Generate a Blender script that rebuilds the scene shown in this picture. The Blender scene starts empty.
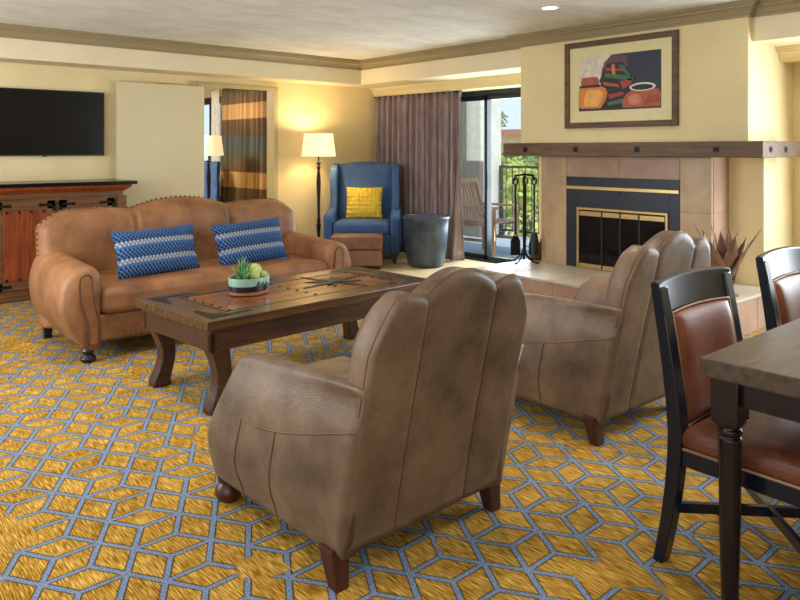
import bpy, bmesh, math, random
from mathutils import Vector, Matrix, noise
PI = math.pi
random.seed(7)
C = bpy.context.scene.collection
sc = bpy.context.scene

# ------------------------------------------------------------------ camera
F, HZ, H = 722.0, 150.0, 1.38
ANG = math.radians(48.9)
cd = bpy.data.cameras.new('camera')
cam = bpy.data.objects.new('camera', cd); C.objects.link(cam)
cam.location = (0, 0, H)
cam.rotation_euler = (PI/2, 0, ANG - PI/2)
cd.sensor_width = 36; cd.lens = 36*F/800
cd.shift_y = -(300-HZ)/800
cd.clip_start = .05; cd.clip_end = 500
sc.camera = cam

# ------------------------------------------------------------------ world, sun, exposure
w = bpy.data.worlds.new('sky'); sc.world = w; w.use_nodes = True
wn = w.node_tree.nodes; wl = w.node_tree.links
bg = wn['Background']
tc = wn.new('ShaderNodeTexCoord'); sep = wn.new('ShaderNodeSeparateXYZ'); ramp = wn.new('ShaderNodeValToRGB')
wl.new(tc.outputs['Generated'], sep.inputs[0]); wl.new(sep.outputs['Z'], ramp.inputs[0])
ramp.color_ramp.elements[0].position = 0.0; ramp.color_ramp.elements[0].color = (.74, .84, .92, 1)
ramp.color_ramp.elements[1].position = .5; ramp.color_ramp.elements[1].color = (.38, .62, .92, 1)
wl.new(ramp.outputs[0], bg.inputs[0]); bg.inputs[1].default_value = 1.25

def light(name, kind, loc, rot, energy, color, size=1.0, size_y=None, spread=None):
    l = bpy.data.lights.new(name, kind); l.energy = energy; l.color = color
    if kind == 'AREA':
        l.size = size
        if size_y: l.shape = 'RECTANGLE'; l.size_y = size_y
        if spread: l.spread = spread
    elif kind == 'SUN': l.angle = math.radians(size)
    else: l.shadow_soft_size = size
    o = bpy.data.objects.new(name, l); C.objects.link(o); o.location = loc
    if isinstance(rot, Vector): o.rotation_euler = rot.to_track_quat('-Z', 'Y').to_euler()
    else: o.rotation_euler = rot
    return o
light('sun', 'SUN', (20, -10, 20), Vector((.5, .8, -1.1)), 4.2, (1, .95, .86), 1.0)
# daylight at the balcony door and dining window; other area lights are added fill
light('daylight_balcony', 'AREA', (7.0, 5.6, 1.25), Vector((-1, -.1, -.12)), 110, (.86, .93, 1), 1.3, 2.1)
light('daylight_dining_window', 'AREA', (6.3, .9, 1.4), Vector((-1, .15, -.1)), 125, (.84, .92, 1), 1.8, 1.9)
light('rear_fill_light', 'AREA', (-1.6, -.6, 1.5), Vector((.75, 1, -.08)), 34, (.96, .98, 1), 2.4, 1.8)  # added fill behind the camera; no window is modelled there
light('side_fill_light', 'AREA', (-1.2, 5.2, 1.6), Vector((1, 0, -.08)), 95, (.97, .98, 1), 2.4, 1.7)  # added fill from the open left side, without a modelled window
light('bedroom_fill_light', 'AREA', (3.6, 9.8, 2.40), Vector((.25, 0, -1)), 75, (1, .93, .82), .5, .5)  # added to brighten the bedroom and its curtain; has no fixture

sc.view_settings.view_transform = 'Standard'; sc.view_settings.look = 'None'
sc.view_settings.exposure = 0.12; sc.view_settings.gamma = 1.0; sc.view_settings.use_curve_mapping = False
sc.cycles.max_bounces = 8; sc.cycles.diffuse_bounces = 5; sc.cycles.caustics_reflective = False; sc.cycles.caustics_refractive = False
try: sc.cycles.use_denoising = True
except Exception: pass

# ------------------------------------------------------------------ materials
def s2l(c): return tuple((v/12.92 if v <= .04045 else ((v+.055)/1.055)**2.4) for v in [x/255 for x in c])
class NT:
    def __init__(s, m): s.m = m; s.t = m.node_tree; s.n = s.t.nodes; s.l = s.t.links; s.b = s.n['Principled BSDF']
    def new(s, k, **kw):
        n = s.n.new(k)
        for a, v in kw.items(): setattr(n, a, v)
        return n
    def link(s, a, b): s.l.new(a, b)
    def math(s, op, a, b=None, c=None):
        n = s.n.new('ShaderNodeMath'); n.operation = op
        for i, v in enumerate((a, b, c)):
            if v is None: continue
            if isinstance(v, (int, float)): n.inputs[i].default_value = v
            else: s.l.new(v, n.inputs[i])
        return n.outputs[0]
    def coords(s, scale=(1,1,1), rot=(0,0,0), kind='Object'):
        t = s.new('ShaderNodeTexCoord'); mp = s.new('ShaderNodeMapping')
        mp.inputs['Scale'].default_value = scale; mp.inputs['Rotation'].default_value = rot
        s.link(t.outputs[kind], mp.inputs[0]); return mp.outputs[0]
    def noise(s, vec, scale, detail=3, rough=.5):
        n = s.new('ShaderNodeTexNoise'); n.inputs['Scale'].default_value = scale; n.inputs['Detail'].default_value = detail
        n.inputs['Roughness'].default_value = rough; s.link(vec, n.inputs['Vector']); return n.outputs['Fac']
    def ramp(s, fac, stops):
        r = s.new('ShaderNodeValToRGB'); s.link(fac, r.inputs[0]); e = r.color_ramp.elements
        while len(e) < len(stops): e.new(.5)
        for q, (p, c) in zip(e, stops): q.position = p; q.color = (*c, 1)
        return r.outputs[0]
    def mix(s, fac, a, b, mode='MIX'):
        n = s.new('ShaderNodeMix'); n.data_type = 'RGBA'; n.blend_type = mode
        for i, v in ((0, fac), (6, a), (7, b)):
            if isinstance(v, (int, float)): n.inputs[i].default_value = v
            elif isinstance(v, tuple): n.inputs[i].default_value = (*v[:3], 1)
            else: s.link(v, n.inputs[i])
        return n.outputs[2]
    def bump(s, h, strength=.3, dist=.01):
        n = s.new('ShaderNodeBump'); n.inputs['Strength'].default_value = strength; n.inputs['Distance'].default_value = dist
        s.link(h, n.inputs['Height']); s.link(n.outputs[0], s.b.inputs['Normal'])
def newmat(name, rough=.6, metal=0, spec=.5):
    m = bpy.data.materials.new(name); m.use_nodes = True; t = NT(m)
    t.b.inputs['Roughness'].default_value = rough; t.b.inputs['Metallic'].default_value = metal
    t.b.inputs['Specular IOR Level'].default_value = spec
    return m, t
def plain(name, rgb, rough=.6, metal=0, var=.12, scale=8, bump=0, bscale=60, spec=.5):
    m, t = newmat(name, rough, metal, spec); c = s2l(rgb); v = t.coords()
    f = t.noise(v, scale, 4)
    t.link(t.ramp(f, [(.3, tuple(x*(1-var) for x in c)), (.7, tuple(min(1, x*(1+var)) for x in c))]), t.b.inputs['Base Color'])
    if bump: t.bump(t.noise(v, bscale, 3), bump, .004)
    return m
def wood(name, dark, light_, axis='x', rough=.4, scale=6, bump=.15, sheen=.5):
    m, t = newmat(name, rough, 0, sheen)
    sx = {'x': (1, 12, 12), 'y': (12, 1, 12), 'z': (12, 12, 1)}[axis]
    v = t.coords(sx); n1 = t.noise(v, scale*.5, 6, .65); n2 = t.noise(t.coords((1, 1, 1)), 3, 2)
    f = t.math('ADD', t.math('MULTIPLY', n1, .75), t.math('MULTIPLY', n2, .25))
    a, b = s2l(dark), s2l(light_)
    t.link(t.ramp(f, [(.33, a), (.5, tuple((p+q)/2 for p, q in zip(a, b))), (.66, b)]), t.b.inputs['Base Color'])
    t.bump(n1, bump, .004); return m
def leather(name, rgb, rgb2, rough=.48, bump=.25, scale=5, spec=.4):
    m, t = newmat(name, rough, 0, spec); v = t.coords()
    f = t.noise(v, scale, 6, .62)
    t.link(t.ramp(f, [(.32, s2l(rgb2)), (.66, s2l(rgb))]), t.b.inputs['Base Color'])
    vo = t.new('ShaderNodeTexVoronoi'); vo.inputs['Scale'].default_value = 160; t.link(v, vo.inputs['Vector'])
    hgt = t.math('ADD', t.math('MULTIPLY', vo.outputs['Distance'], .25), t.math('MULTIPLY', t.noise(v, 14, 4), .9))
    t.bump(hgt, bump, .008); return m

M = {}
M['wall'] = plain('wall_paint', (229, 211, 163), .8, var=.04, scale=3, bump=.12, bscale=25, spec=.2)
M['wallw'] = plain('soffit_paint', (230, 217, 182), .8, var=.03, scale=3, bump=.1, bscale=25, spec=.2)
M['ceiling'] = None
m, t = newmat('ceiling_plaster', .9, 0, .2); v = t.coords((1, 1.8, 1), (0, 0, .5))
f = t.noise(v, 2.2, 8, .7)
t.link(t.ramp(f, [(.35, s2l((214, 212, 204))), (.65, s2l((238, 236, 228)))]), t.b.inputs['Base Color']); t.bump(t.noise(v, 9, 8, .7), .5, .02)
M['ceiling'] = m
M['crown'] = plain('crown_paint', (150, 134, 98), .5, var=.05, scale=4)
M['panel'] = plain('sliding_door_paint', (214, 202, 164), .55, var=.03, scale=1.5)
M['tan_trim'] = plain('door_casing_paint', (190, 172, 120), .5, var=.04)
M['blackglass'] = plain('screen_glass', (6, 6, 8), .22, var=.05, spec=.3)
M['blackplastic'] = plain('black_plastic', (14, 14, 15), .4, var=.05)
M['iron'] = plain('black_iron', (30, 29, 30), .42, .6, var=.2, scale=30, bump=.2)
M['darkmetal'] = plain('bronze_frame', (34, 42, 46), .35, .3, var=.08)
M['brass'] = plain('polished_brass', (214, 188, 128), .28, .85, var=.06)
M['firepanel'] = plain('firebox_enamel', (32, 38, 52), .38, .1, var=.08)
M['rustwood'] = wood('mantel_oak', (64, 46, 30), (112, 84, 56), 'y', .55, 5, .3)
M['tablewood'] = wood('table_walnut', (30, 16, 10), (84, 50, 28), 'x', .32, 5, .3)
M['tabletop'] = wood('table_top_plank', (44, 28, 16), (100, 68, 36), 'x', .24, 5, .2)
M['tablered'] = wood('table_top_inset', (72, 36, 18), (136, 82, 42), 'x', .26, 5, .2)
M['cabwood'] = wood('cabinet_wood', (70, 42, 22), (132, 88, 48), 'x', .4, 5, .25)
M['cabred'] = wood('cabinet_red_panel', (92, 38, 18), (168, 84, 42), 'z', .32, 4, .3)
M['legwood'] = wood('leg_mahogany', (42, 18, 12), (84, 40, 26), 'z', .35, 5, .1)
M['blackwood'] = plain('ebonised_wood', (20, 24, 34), .22, var=.1, scale=6)
M['darkleg'] = wood('espresso_leg', (18, 13, 18), (38, 22, 24), 'z', .25, 4, .05)
M['dinetop'] = wood('dining_top_oak', (50, 40, 28), (94, 76, 54), 'x', .36, 7, .3)
M['sofa'] = leather('sofa_leather', (164, 114, 74), (112, 72, 44), .46, .45, 4)
M['club'] = leather('club_leather', (128, 104, 82), (84, 66, 50), .44, .4, 5)
M['clubseam'] = leather('club_welt', (120, 92, 66), (92, 68, 48), .5)
M['seam'] = plain('seam_thread', (92, 62, 38), .7)
M['dineleather'] = leather('dining_leather', (128, 74, 50), (92, 50, 34), .36, .15)
M['piping'] = plain('dining_piping', (170, 134, 100), .5)
M['ottoman'] = leather('ottoman_leather', (142, 104, 86), (112, 76, 62), .4, .15)
M['blue'] = plain('blue_upholstery', (70, 98, 146), .75, var=.12, scale=14, bump=.3, bscale=300, spec=.25)
M['steeltub'] = plain('tub_glaze', (62, 74, 90), .3, .25, var=.35, scale=9, bump=.15, bscale=18)
M['shade'] = None
m, t = newmat('lamp_shade_linen', .8); t.b.inputs['Base Color'].default_value = (*s2l((250, 240, 205)), 1)
t.b.inputs['Emission Color'].default_value = (1, .84, .50, 1); t.b.inputs['Emission Strength'].default_value = .55; M['shade'] = m
m, t = newmat('downlight_lens', .5); t.b.inputs['Emission Color'].default_value = (1, .93, .8, 1); t.b.inputs['Emission Strength'].default_value = 4; M['lens'] = m
M['white'] = plain('white_trim', (230, 228, 220), .5, var=.02)
M['rust'] = plain('rusted_steel', (132, 104, 86), .38, .5, var=.35, scale=12, bump=.3)
M['terra'] = plain('terracotta', (164, 104, 74), .6, var=.1, scale=20)
M['mint'] = plain('mint_glaze', (138, 178, 158), .3, var=.05, scale=20)
M['blackglaze'] = plain('black_glaze', (24, 24, 28), .3)
M['soil'] = plain('soil', (96, 78, 54), .9, var=.3, scale=60)
M['succ'] = plain('succulent_green', (84, 134, 72), .55, var=.25, scale=30)
M['succ2'] = plain('cactus_pale', (176, 186, 112), .6, var=.25, scale=40)
M['deck'] = plain('balcony_deck', (168, 178, 188), .7, var=.08, scale=3)
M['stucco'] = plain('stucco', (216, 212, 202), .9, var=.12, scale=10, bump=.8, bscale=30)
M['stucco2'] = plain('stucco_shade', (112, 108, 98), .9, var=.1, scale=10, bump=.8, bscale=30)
M['teak'] = wood('teak', (150, 106, 72), (206, 162, 122), 'z', .55, 4, .1)
M['teakx'] = wood('teak_rail', (150, 106, 72), (206, 162, 122), 'y', .55, 4, .1)
M['tanwall'] = plain('tan_facade', (206, 176, 146), .9, var=.05)
M['rooftile'] = plain('roof_tile', (170, 118, 96), .8, var=.2, scale=3)
M['nail'] = plain('antique_nail', (96, 66, 40), .35, .6, var=.2)
M['sheer'] = plain('sheer_white', (232, 230, 226), .8)
M['ground'] = plain('pale_ground', (206, 196, 168), .9, var=.12, scale=.6)
M['leaf'] = plain('leaf', (112, 140, 52), .6, var=.5, scale=2.2)
M['leafy'] = plain('leaf_yellow', (170, 178, 74), .6, var=.4, scale=3)
M['palm'] = plain('palm_leaf', (92, 128, 66), .6, var=.3, scale=3)
M['trunk'] = plain('palm_trunk', (134, 116, 90), .9, var=.2, scale=6)
M['log'] = plain('pine_cone', (112, 70, 44), .8, var=.3, scale=30)

# tile
def tile_mat(name, a, b):
    m, t = newmat(name, .38, 0, .4); v = t.coords(); f = t.noise(v, 3.5, 6, .6)
    t.link(t.ramp(f, [(.3, s2l(a)), (.7, s2l(b))]), t.b.inputs['Base Color']); t.bump(t.noise(v, 25, 3), .08, .004); return m
M['tile'] = tile_mat('sandstone_tile', (168, 142, 110), (198, 172, 138))
M['tilered'] = tile_mat('rose_sandstone_tile', (154, 122, 102), (184, 152, 130))
M['tilehearth'] = tile_mat('hearth_stone', (170, 158, 140), (200, 188, 168))
M['stonefloor'] = tile_mat('entry_stone', (204, 182, 140), (228, 208, 166))
M['grout'] = plain('grout', (196, 172, 140), .9, var=.05)
# smoky firebox glass
m, t = newmat('fire_glass', .1); t.b.inputs['Base Color'].default_value = (*s2l((34, 34, 40)), 1)
tr = t.new('ShaderNodeBsdfTransparent'); tr.inputs[0].default_value = (.55, .5, .48, 1); mx = t.new('ShaderNodeMixShader'); mx.inputs[0].default_value = .42
t.link(tr.outputs[0], mx.inputs[1]); t.link(t.b.outputs[0], mx.inputs[2]); t.link(mx.outputs[0], t.n['Material Output'].inputs[0]); M['fireglass'] = m
m, t = newmat('clear_glass', .02)
tr = t.new('ShaderNodeBsdfTransparent'); tr.inputs[0].default_value = (.93, .96, .96, 1); gl = t.new('ShaderNodeBsdfGlossy'); gl.inputs['Roughness'].default_value = .02
mx = t.new('ShaderNodeMixShader'); mx.inputs[0].default_value = .06
t.link(tr.outputs[0], mx.inputs[1]); t.link(gl.outputs[0], mx.inputs[2]); t.link(mx.outputs[0], t.n['Material Output'].inputs[0]); M['glass'] = m

# curtain fabrics
m, t = newmat('mauve_curtain', .55, 0, .35); v = t.coords((1, 1, .15)); f = t.noise(v, 26, 3)
t.link(t.ramp(f, [(.3, s2l((124, 106, 106))), (.7, s2l((160, 140, 142)))]), t.b.inputs['Base Color']); M['curtain'] = m
m, t = newmat('striped_curtain', .6, 0, .3); v = t.coords(); sx = t.new('ShaderNodeSeparateXYZ'); t.link(v, sx.inputs[0])
z = t.math('FRACT', t.math('ADD', t.math('DIVIDE', sx.outputs[2], 1.06), .02))
cr = t.new('ShaderNodeValToRGB'); t.link(z, cr.inputs[0]); cr.color_ramp.interpolation = 'CONSTANT'
st = [(0, (112, 90, 62)), (.12, (104, 96, 68)), (.27, (92, 96, 92)), (.52, (108, 84, 58)), (.77, (198, 158, 104))]
e = cr.color_ramp.elements; e.remove(e[1]); e[0].position = 0; e[0].color = (*s2l(st[0][1]), 1)
for p, c in st[1:]: q = e.new(p); q.color = (*s2l(c), 1)
t.link(t.mix(t.noise(t.coords((1, 1, .2)), 18), t.mix(1, cr.outputs[0], (.75, .72, .7), 'MULTIPLY'), cr.outputs[0]), t.b.inputs['Base Color']); M['striped'] = m

# pillow fabrics
def woven(name):
    m, t = newmat(name, .85, 0, .15); v = t.coords(); s = t.new('ShaderNodeSeparateXYZ'); t.link(v, s.inputs[0])
    x, z = s.outputs[0], s.outputs[2]
    row = t.math('FLOOR', t.math('MULTIPLY', z, 56)); zf = t.math('FRACT', t.math('MULTIPLY', z, 56))
    sh = t.math('MULTIPLY', t.math('MODULO', t.math('ADD', row, 100), 2), .5)
    xf = t.math('FRACT', t.math('ADD', t.math('MULTIPLY', x, 38), t.math('ADD', sh, t.math('MULTIPLY', zf, .15))))
    dash = t.math('LESS_THAN', xf, .42)
    r = t.math('FRACT', t.math('DIVIDE', t.math('ADD', row, 105.01), 7))   # 7-row repeat
    base = t.new('ShaderNodeValToRGB'); base.color_ramp.interpolation = 'CONSTANT'; t.link(r, base.inputs[0])
    cols = [(74, 112, 164), (62, 98, 150), (96, 134, 180), (96, 116, 150), (76, 110, 158), (66, 100, 150), (110, 142, 184)]
    e = base.color_ramp.elements; e.remove(e[1]); e[0].position = 0; e[0].color = (*s2l(cols[0]), 1)
    for i, c in enumerate(cols[1:]): q_ = e.new((i+1)/7); q_.color = (*s2l(c), 1)
    dk = t.new('ShaderNodeValToRGB'); dk.color_ramp.interpolation = 'CONSTANT'; t.link(r, dk.inputs[0])
    cols2 = [(26, 34, 54), (66, 106, 164), (58, 84, 126), (176, 172, 160), (52, 76, 120), (22, 28, 44), (60, 92, 146)]
    e = dk.color_ramp.elements; e.remove(e[1]); e[0].position = 0; e[0].color = (*s2l(cols2[0]), 1)
    for i, c in enumerate(cols2[1:]): q_ = e.new((i+1)/7); q_.color = (*s2l(c), 1)
    t.link(t.mix(dash, base.outputs[0], dk.outputs[0]), t.b.inputs['Base Color'])
    t.bump(t.math('MULTIPLY', t.math('SINE', t.math('MULTIPLY', xf, PI)), t.math('SINE', t.math('MULTIPLY', zf, PI))), .7, .005); return m
M['woven'] = woven('blue_woven_cloth')
m, t = newmat('yellow_tufted_cloth', .8, 0, .2); v = t.coords((1, .3, 1)); vo = t.new('ShaderNodeTexVoronoi'); vo.inputs['Scale'].default_value = 19
vo.inputs['Randomness'].default_value = .25; t.link(v, vo.inputs['Vector'])
t.link(t.mix(t.noise(v, 20), s2l((216, 176, 44)), s2l((236, 202, 84))), t.b.inputs['Base Color'])
t.bump(vo.outputs['Distance'], 1.0, .03); M['yellow'] = m

# painted still life of pots on a dark ground (flat picture, plain shapes)
def flat(name, rgb, rough=.5, sc_=18):
    return plain(name, rgb, rough, var=.03 if name == 'paint_mat' else .16, scale=sc_)
P = {k: flat('paint_'+k, c) for k, c in dict(navy=(36, 42, 60), cream=(214, 204, 188), plum=(92, 66, 70), orange=(214, 128, 56), amber=(232, 172, 88), brick=(170, 84, 54),
     black=(26, 24, 28), green=(52, 108, 74), red=(158, 60, 44), rose=(196, 122, 90), white=(222, 220, 214), mat=(224, 212, 160)).items()}

# carpet
m, t = newmat('patterned_carpet', .95, 0, .1)
tcn = t.new('ShaderNodeNewGeometry'); sp = t.new('ShaderNodeSeparateXYZ'); t.link(tcn.outputs['Position'], sp.inputs[0])
px, py = (.0778, -.1245), (-.0729, -.1291)   # lattice steps p and v on the floor
ox, oy = 1.2508, 2.4942
p, vv = (.07780, -.12300), (-.07290, -.12800)
det = p[0]*vv[1]-p[1]*vv[0]
wob = t.noise(t.coords(kind='Object'), 9, 2)
X = t.math('SUBTRACT', sp.outputs[0], ox); Y = t.math('SUBTRACT', sp.outputs[1], oy)
S = t.math('ADD', t.math('MULTIPLY', X, vv[1]/det), t.math('MULTIPLY', Y, -vv[0]/det))
T = t.math('ADD', t.math('MULTIPLY', X, -p[1]/det), t.math('MULTIPLY', Y, p[0]/det))
def dround(a): return t.math('SUBTRACT', a, t.math('ROUND', a))
def mod4(a): return t.math('FLOORED_MODULO', a, 4)
SP = .1475*math.sin(PI/3)
def near(a, b): return t.math('LESS_THAN', t.math('ABSOLUTE', t.math('SUBTRACT', a, b)), .5)
rS, rT, fS, fT = t.math('ROUND', S), t.math('ROUND', T), t.math('FLOOR', S), t.math('FLOOR', T)
kv = mod4(t.math('ADD', t.math('SUBTRACT', rS, fT), .01))
dv = t.math('ADD', t.math('MULTIPLY', t.math('ABSOLUTE', dround(S)), SP), near(kv, 2))
kp = mod4(t.math('ADD', t.math('SUBTRACT', fS, rT), .01))
dp = t.math('ADD', t.math('MULTIPLY', t.math('ABSOLUTE', dround(T)), SP), near(kp, 1))
N_ = t.math('ADD', S, T); rN = t.math('ROUND', N_)
kq = mod4(t.math('ADD', t.math('SUBTRACT', t.math('MULTIPLY', fS, 2), rN), .01))
dq = t.math('ADD', t.math('MULTIPLY', t.math('ABSOLUTE', dround(N_)), SP), t.math('GREATER_THAN', kq, 1.5))
dmin = t.math('MINIMUM', dv, t.math('MINIMUM', dp, dq))
gw = t.new('ShaderNodeMapping'); t.link(tcn.outputs['Position'], gw.inputs[0])
fine = t.noise(tcn.outputs['Position'], 160, 2)
dmin2 = t.math('ADD', dmin, t.math('MULTIPLY', t.math('SUBTRACT', fine, .5), .008))
mr = t.new('ShaderNodeMapRange'); mr.inputs['From Min'].default_value = .0082; mr.inputs['From Max'].default_value = .0108; mr.inputs['To Min'].default_value = 1; mr.inputs['To Max'].default_value = 0
t.link(dmin2, mr.inputs['Value'])
fadeN = t.noise(tcn.outputs['Position'], 2.6, 1)
fade = t.new('ShaderNodeMapRange'); fade.inputs['From Min'].default_value = .335; fade.inputs['From Max'].default_value = .36
t.link(fadeN, fade.inputs['Value'])
line = t.math('MULTIPLY', mr.outputs[0], fade.outputs[0])
shn = t.new('ShaderNodeMapRange'); shn.inputs['From Min'].default_value = .0115; shn.inputs['From Max'].default_value = .0155; shn.inputs['To Min'].default_value = 1; shn.inputs['To Max'].default_value = 0
t.link(dmin, shn.inputs['Value'])
st1 = t.new('ShaderNodeMapping'); st1.inputs['Scale'].default_value = (1, .06, 1); t.link(tcn.outputs['Position'], st1.inputs[0])
streak = t.noise(st1.outputs[0], 260, 2, .5)
patch = t.noise(tcn.outputs['Position'], 6, 2)
gold = t.ramp(t.math('ADD', t.math('MULTIPLY', streak, .8), t.math('MULTIPLY', patch, .2)), [(.34, s2l((104, 72, 16))), (.48, s2l((164, 120, 36))), (.64, s2l((224, 188, 100)))])
blue = t.ramp(fine, [(.35, s2l((86, 104, 132))), (.65, s2l((146, 164, 192)))])
base = t.mix(line, t.mix(t.math('MULTIPLY', t.math('MULTIPLY', shn.outputs[0], fade.outputs[0]), .9), gold, s2l((48, 48, 44))), blue)
t.link(base, t.b.inputs['Base Color'])
bh = t.math('ADD', t.math('MULTIPLY', line, 1.0), t.math('MULTIPLY', t.noise(st1.outputs[0], 260, 2), .35))
t.bump(bh, .8, .006); M['carpet'] = m

# ------------------------------------------------------------------ geometry helpers
def new(): return bmesh.new()
def box(bm, x0, x1, y0, y1, z0, z1, mtx=None):
    vs = [bm.verts.new((x, y, z)) for z in (z0, z1) for y in (y0, y1) for x in (x0, x1)]
    for f in ((0,2,3,1),(4,5,7,6),(0,1,5,4),(2,6,7,3),(0,4,6,2),(1,3,7,5)): bm.faces.new([vs[i] for i in f])
    if mtx: bmesh.ops.transform(bm, matrix=mtx, verts=vs)
    return vs
def lathe(bm, prof, cx=0, cy=0, n=32, cap=True, mtx=None, sx=1, sy=1):
    rings = []
    for r, z in prof: rings.append([bm.verts.new((cx+sx*r*math.cos(2*PI*i/n), cy+sy*r*math.sin(2*PI*i/n), z)) for i in range(n)])
    for a, b in zip(rings, rings[1:]):
        for i in range(n): bm.faces.new((a[i], a[(i+1) % n], b[(i+1) % n], b[i]))
    if cap:
        bm.faces.new(rings[0][::-1]); bm.faces.new(rings[-1])
    if mtx: bmesh.ops.transform(bm, matrix=mtx, verts=[v for r in rings for v in r])
def tube(bm, pts, r, n=8, closed=False):
    pts = [Vector(p) for p in pts]; rings = []; up = None
    L = len(pts)
    for i, p in enumerate(pts):
        if closed: d = pts[(i+1) % L]-pts[i-1]
        else: d = pts[min(i+1, L-1)]-pts[max(i-1, 0)]
        d.normalize()
        if up is None: up = Vector((0, 0, 1)) if abs(d.z) < .9 else Vector((1, 0, 0))
        a = d.cross(up)
        if a.length < 1e-4: a = d.cross(Vector((1, .3, 0)))
        a.normalize(); b = a.cross(d); up = b
        rr = r[i] if isinstance(r, (list, tuple)) else r
        rings.append([bm.verts.new(p+rr*(math.cos(2*PI*k/n)*a+math.sin(2*PI*k/n)*b)) for k in range(n)])
    prs = list(zip(rings, rings[1:])) + ([(rings[-1], rings[0])] if closed else [])
    for a, b in prs:
        for k in range(n): bm.faces.new((a[k], a[(k+1) % n], b[(k+1) % n], b[k]))
    if not closed: bm.faces.new(rings[0][::-1]); bm.faces.new(rings[-1])
def prism(bm, poly, d0, d1, plane='xz', mtx=None):
    def P3(a, b, d): return {'xz': (a, d, b), 'xy': (a, b, d), 'yz': (d, a, b)}[plane]
    A = [bm.verts.new(P3(a, b, d0)) for a, b in poly]; B = [bm.verts.new(P3(a, b, d1)) for a, b in poly]
    bm.faces.new(A); bm.faces.new(B[::-1]); n = len(poly)
    for i in range(n): bm.faces.new((A[i], B[i], B[(i+1) % n], A[(i+1) % n]))
    if mtx: bmesh.ops.transform(bm, matrix=mtx, verts=A+B)
def loft(bm, secs, cap=True):
    rings = [[bm.verts.new(p) for p in s] for s in secs]; n = len(rings[0])
    for a, b in zip(rings, rings[1:]):
        for k in range(n): bm.faces.new((a[k], a[(k+1) % n], b[(k+1) % n], b[k]))
    if cap:
        for ring, rev in ((rings[0], True), (rings[-1], False)):
            c = sum((v.co for v in ring), Vector())/n; cv = bm.verts.new(c)
            for k in range(n): bm.faces.new((ring[k], ring[(k+1) % n], cv))
def pillow(bm, w, h, d, ruff=0, nx=28, nz=18, y0=0, z0=0, pw=.5):
    g = {}
    for s in (-1, 1):
        for i in range(nx+1):
            for j in range(nz+1):
                u, v = 2*i/nx-1, 2*j/nz-1
                e = max(0, (1-abs(u)**2.6))*max(0, (1-abs(v)**2.6))
                if e <= 0 and s == 1: g[s, i, j] = g[-1, i, j]; continue
                k = 1-.06*(1-abs(u)**2)*abs(v)**2; k2 = 1-.06*(1-abs(v)**2)*abs(u)**2
                g[s, i, j] = bm.verts.new((u*w/2*k2, y0+s*d/2*e**pw, z0+v*h/2*k))
    for s in (-1, 1):
        for i in range(nx):
            for j in range(nz):
                q = [g[s, i, j], g[s, i+1, j], g[s, i+1, j+1], g[s, i, j+1]]
                if s == 1: q = q[::-1]
                try: bm.faces.new(q)
                except ValueError: pass
def rbox(bm, x0, x1, y0, y1, z0, z1, r=.04, crown=0, n=6, mtx=None):
    """soft upholstered block: rounded edges, slightly domed faces"""
    hx, hy, hz = (x1-x0)/2, (y1-y0)/2, (z1-z0)/2; r = min(r, hx*.98, hy*.98, hz*.98)
    c = Vector(((x0+x1)/2, (y0+y1)/2, (z0+z1)/2)); t = bmesh.new()
    bmesh.ops.create_cube(t, size=2); bmesh.ops.subdivide_edges(t, edges=t.edges[:], cuts=11, use_grid_fill=True)
    def warp(a, h):
        k = (h-r)/h; s = 1 if a > 0 else -1; a = abs(a)
        return s*a
    vm = {}
    for v in t.verts:
        q = Vector((v.co.x*hx, v.co.y*hy, v.co.z*hz))
        # push the outermost rows of the grid into the rounded band
        for i, h in enumerate((hx, hy, hz)):
            a = abs(v.co[i])
            if a > .999: continue
            b = a/(10/12) if a <= 10/12+1e-4 else 1
            tt = (h-r) if a >= 10/12-1e-4 else a/(10/12)*(h-r)
            q[i] = math.copysign(tt, v.co[i])
        core = Vector([max(-(h-r), min(h-r, q[i])) for i, h in enumerate((hx, hy, hz))])
        d = q-core
        if d.length > 1e-9: q = core+d.normalized()*r
        fx, fy, fz = q.x/hx, q.y/hy, q.z/hz
        q.z += crown*(1-fx*fx)*(1-fy*fy)*(1 if fz > 0 else 0)
        vm[v] = bm.verts.new(c+q)
    for f in t.faces: bm.faces.new([vm[v] for v in f.verts])
    t.free()
    if mtx: bmesh.ops.transform(bm, matrix=mtx, verts=list(vm.values()))
def ball(bm, c, r, sx=1, sy=1, sz=1, n=12):
    mt = Matrix.Translation(c) @ Matrix.Diagonal((sx, sy, sz, 1))
    bmesh.ops.create_uvsphere(bm, u_segments=n, v_segments=max(6, n//2), radius=r, matrix=mt)
def obj(name, bm, mat, parent=None, smooth=False, bevel=0, sub=0, label=None, loc=None, rot=None, seg=2, ang=40):
    bmesh.ops.recalc_face_normals(bm, faces=bm.faces[:])
    me = bpy.data.meshes.new(name); bm.to_mesh(me); bm.free()
    o = bpy.data.objects.new(name, me); C.objects.link(o)
    if mat is not None: me.materials.append(mat)
    if parent: o.parent = parent
    if loc: o.location = loc
    if rot: o.rotation_euler = rot
    if smooth:
        for p_ in me.polygons: p_.use_smooth = True
        if smooth != 'all':
            try: me.set_sharp_from_angle(angle=math.radians(ang))
            except Exception: pass
    if bevel:
        b = o.modifiers.new('bevel', 'BEVEL'); b.width = bevel; b.segments = seg; b.limit_method = 'ANGLE'; b.angle_limit = math.radians(40)
    if sub:
        s = o.modifiers.new('sub', 'SUBSURF'); s.levels = sub; s.render_levels = sub
    if label: o['label'] = label
    return o
def tag(o, label, cat, group=None):
    o['label'] = label; o['category'] = cat
    if group: o['group'] = group
    return o
def thing(name, label, cat, loc=(0,0,0), rz=0, group=None):
    o = bpy.data.objects.new(name, None); C.objects.link(o); o.location = loc; o.rotation_euler = (0, 0, rz); o.empty_display_size = .1
    return tag(o, label, cat, group)
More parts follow.
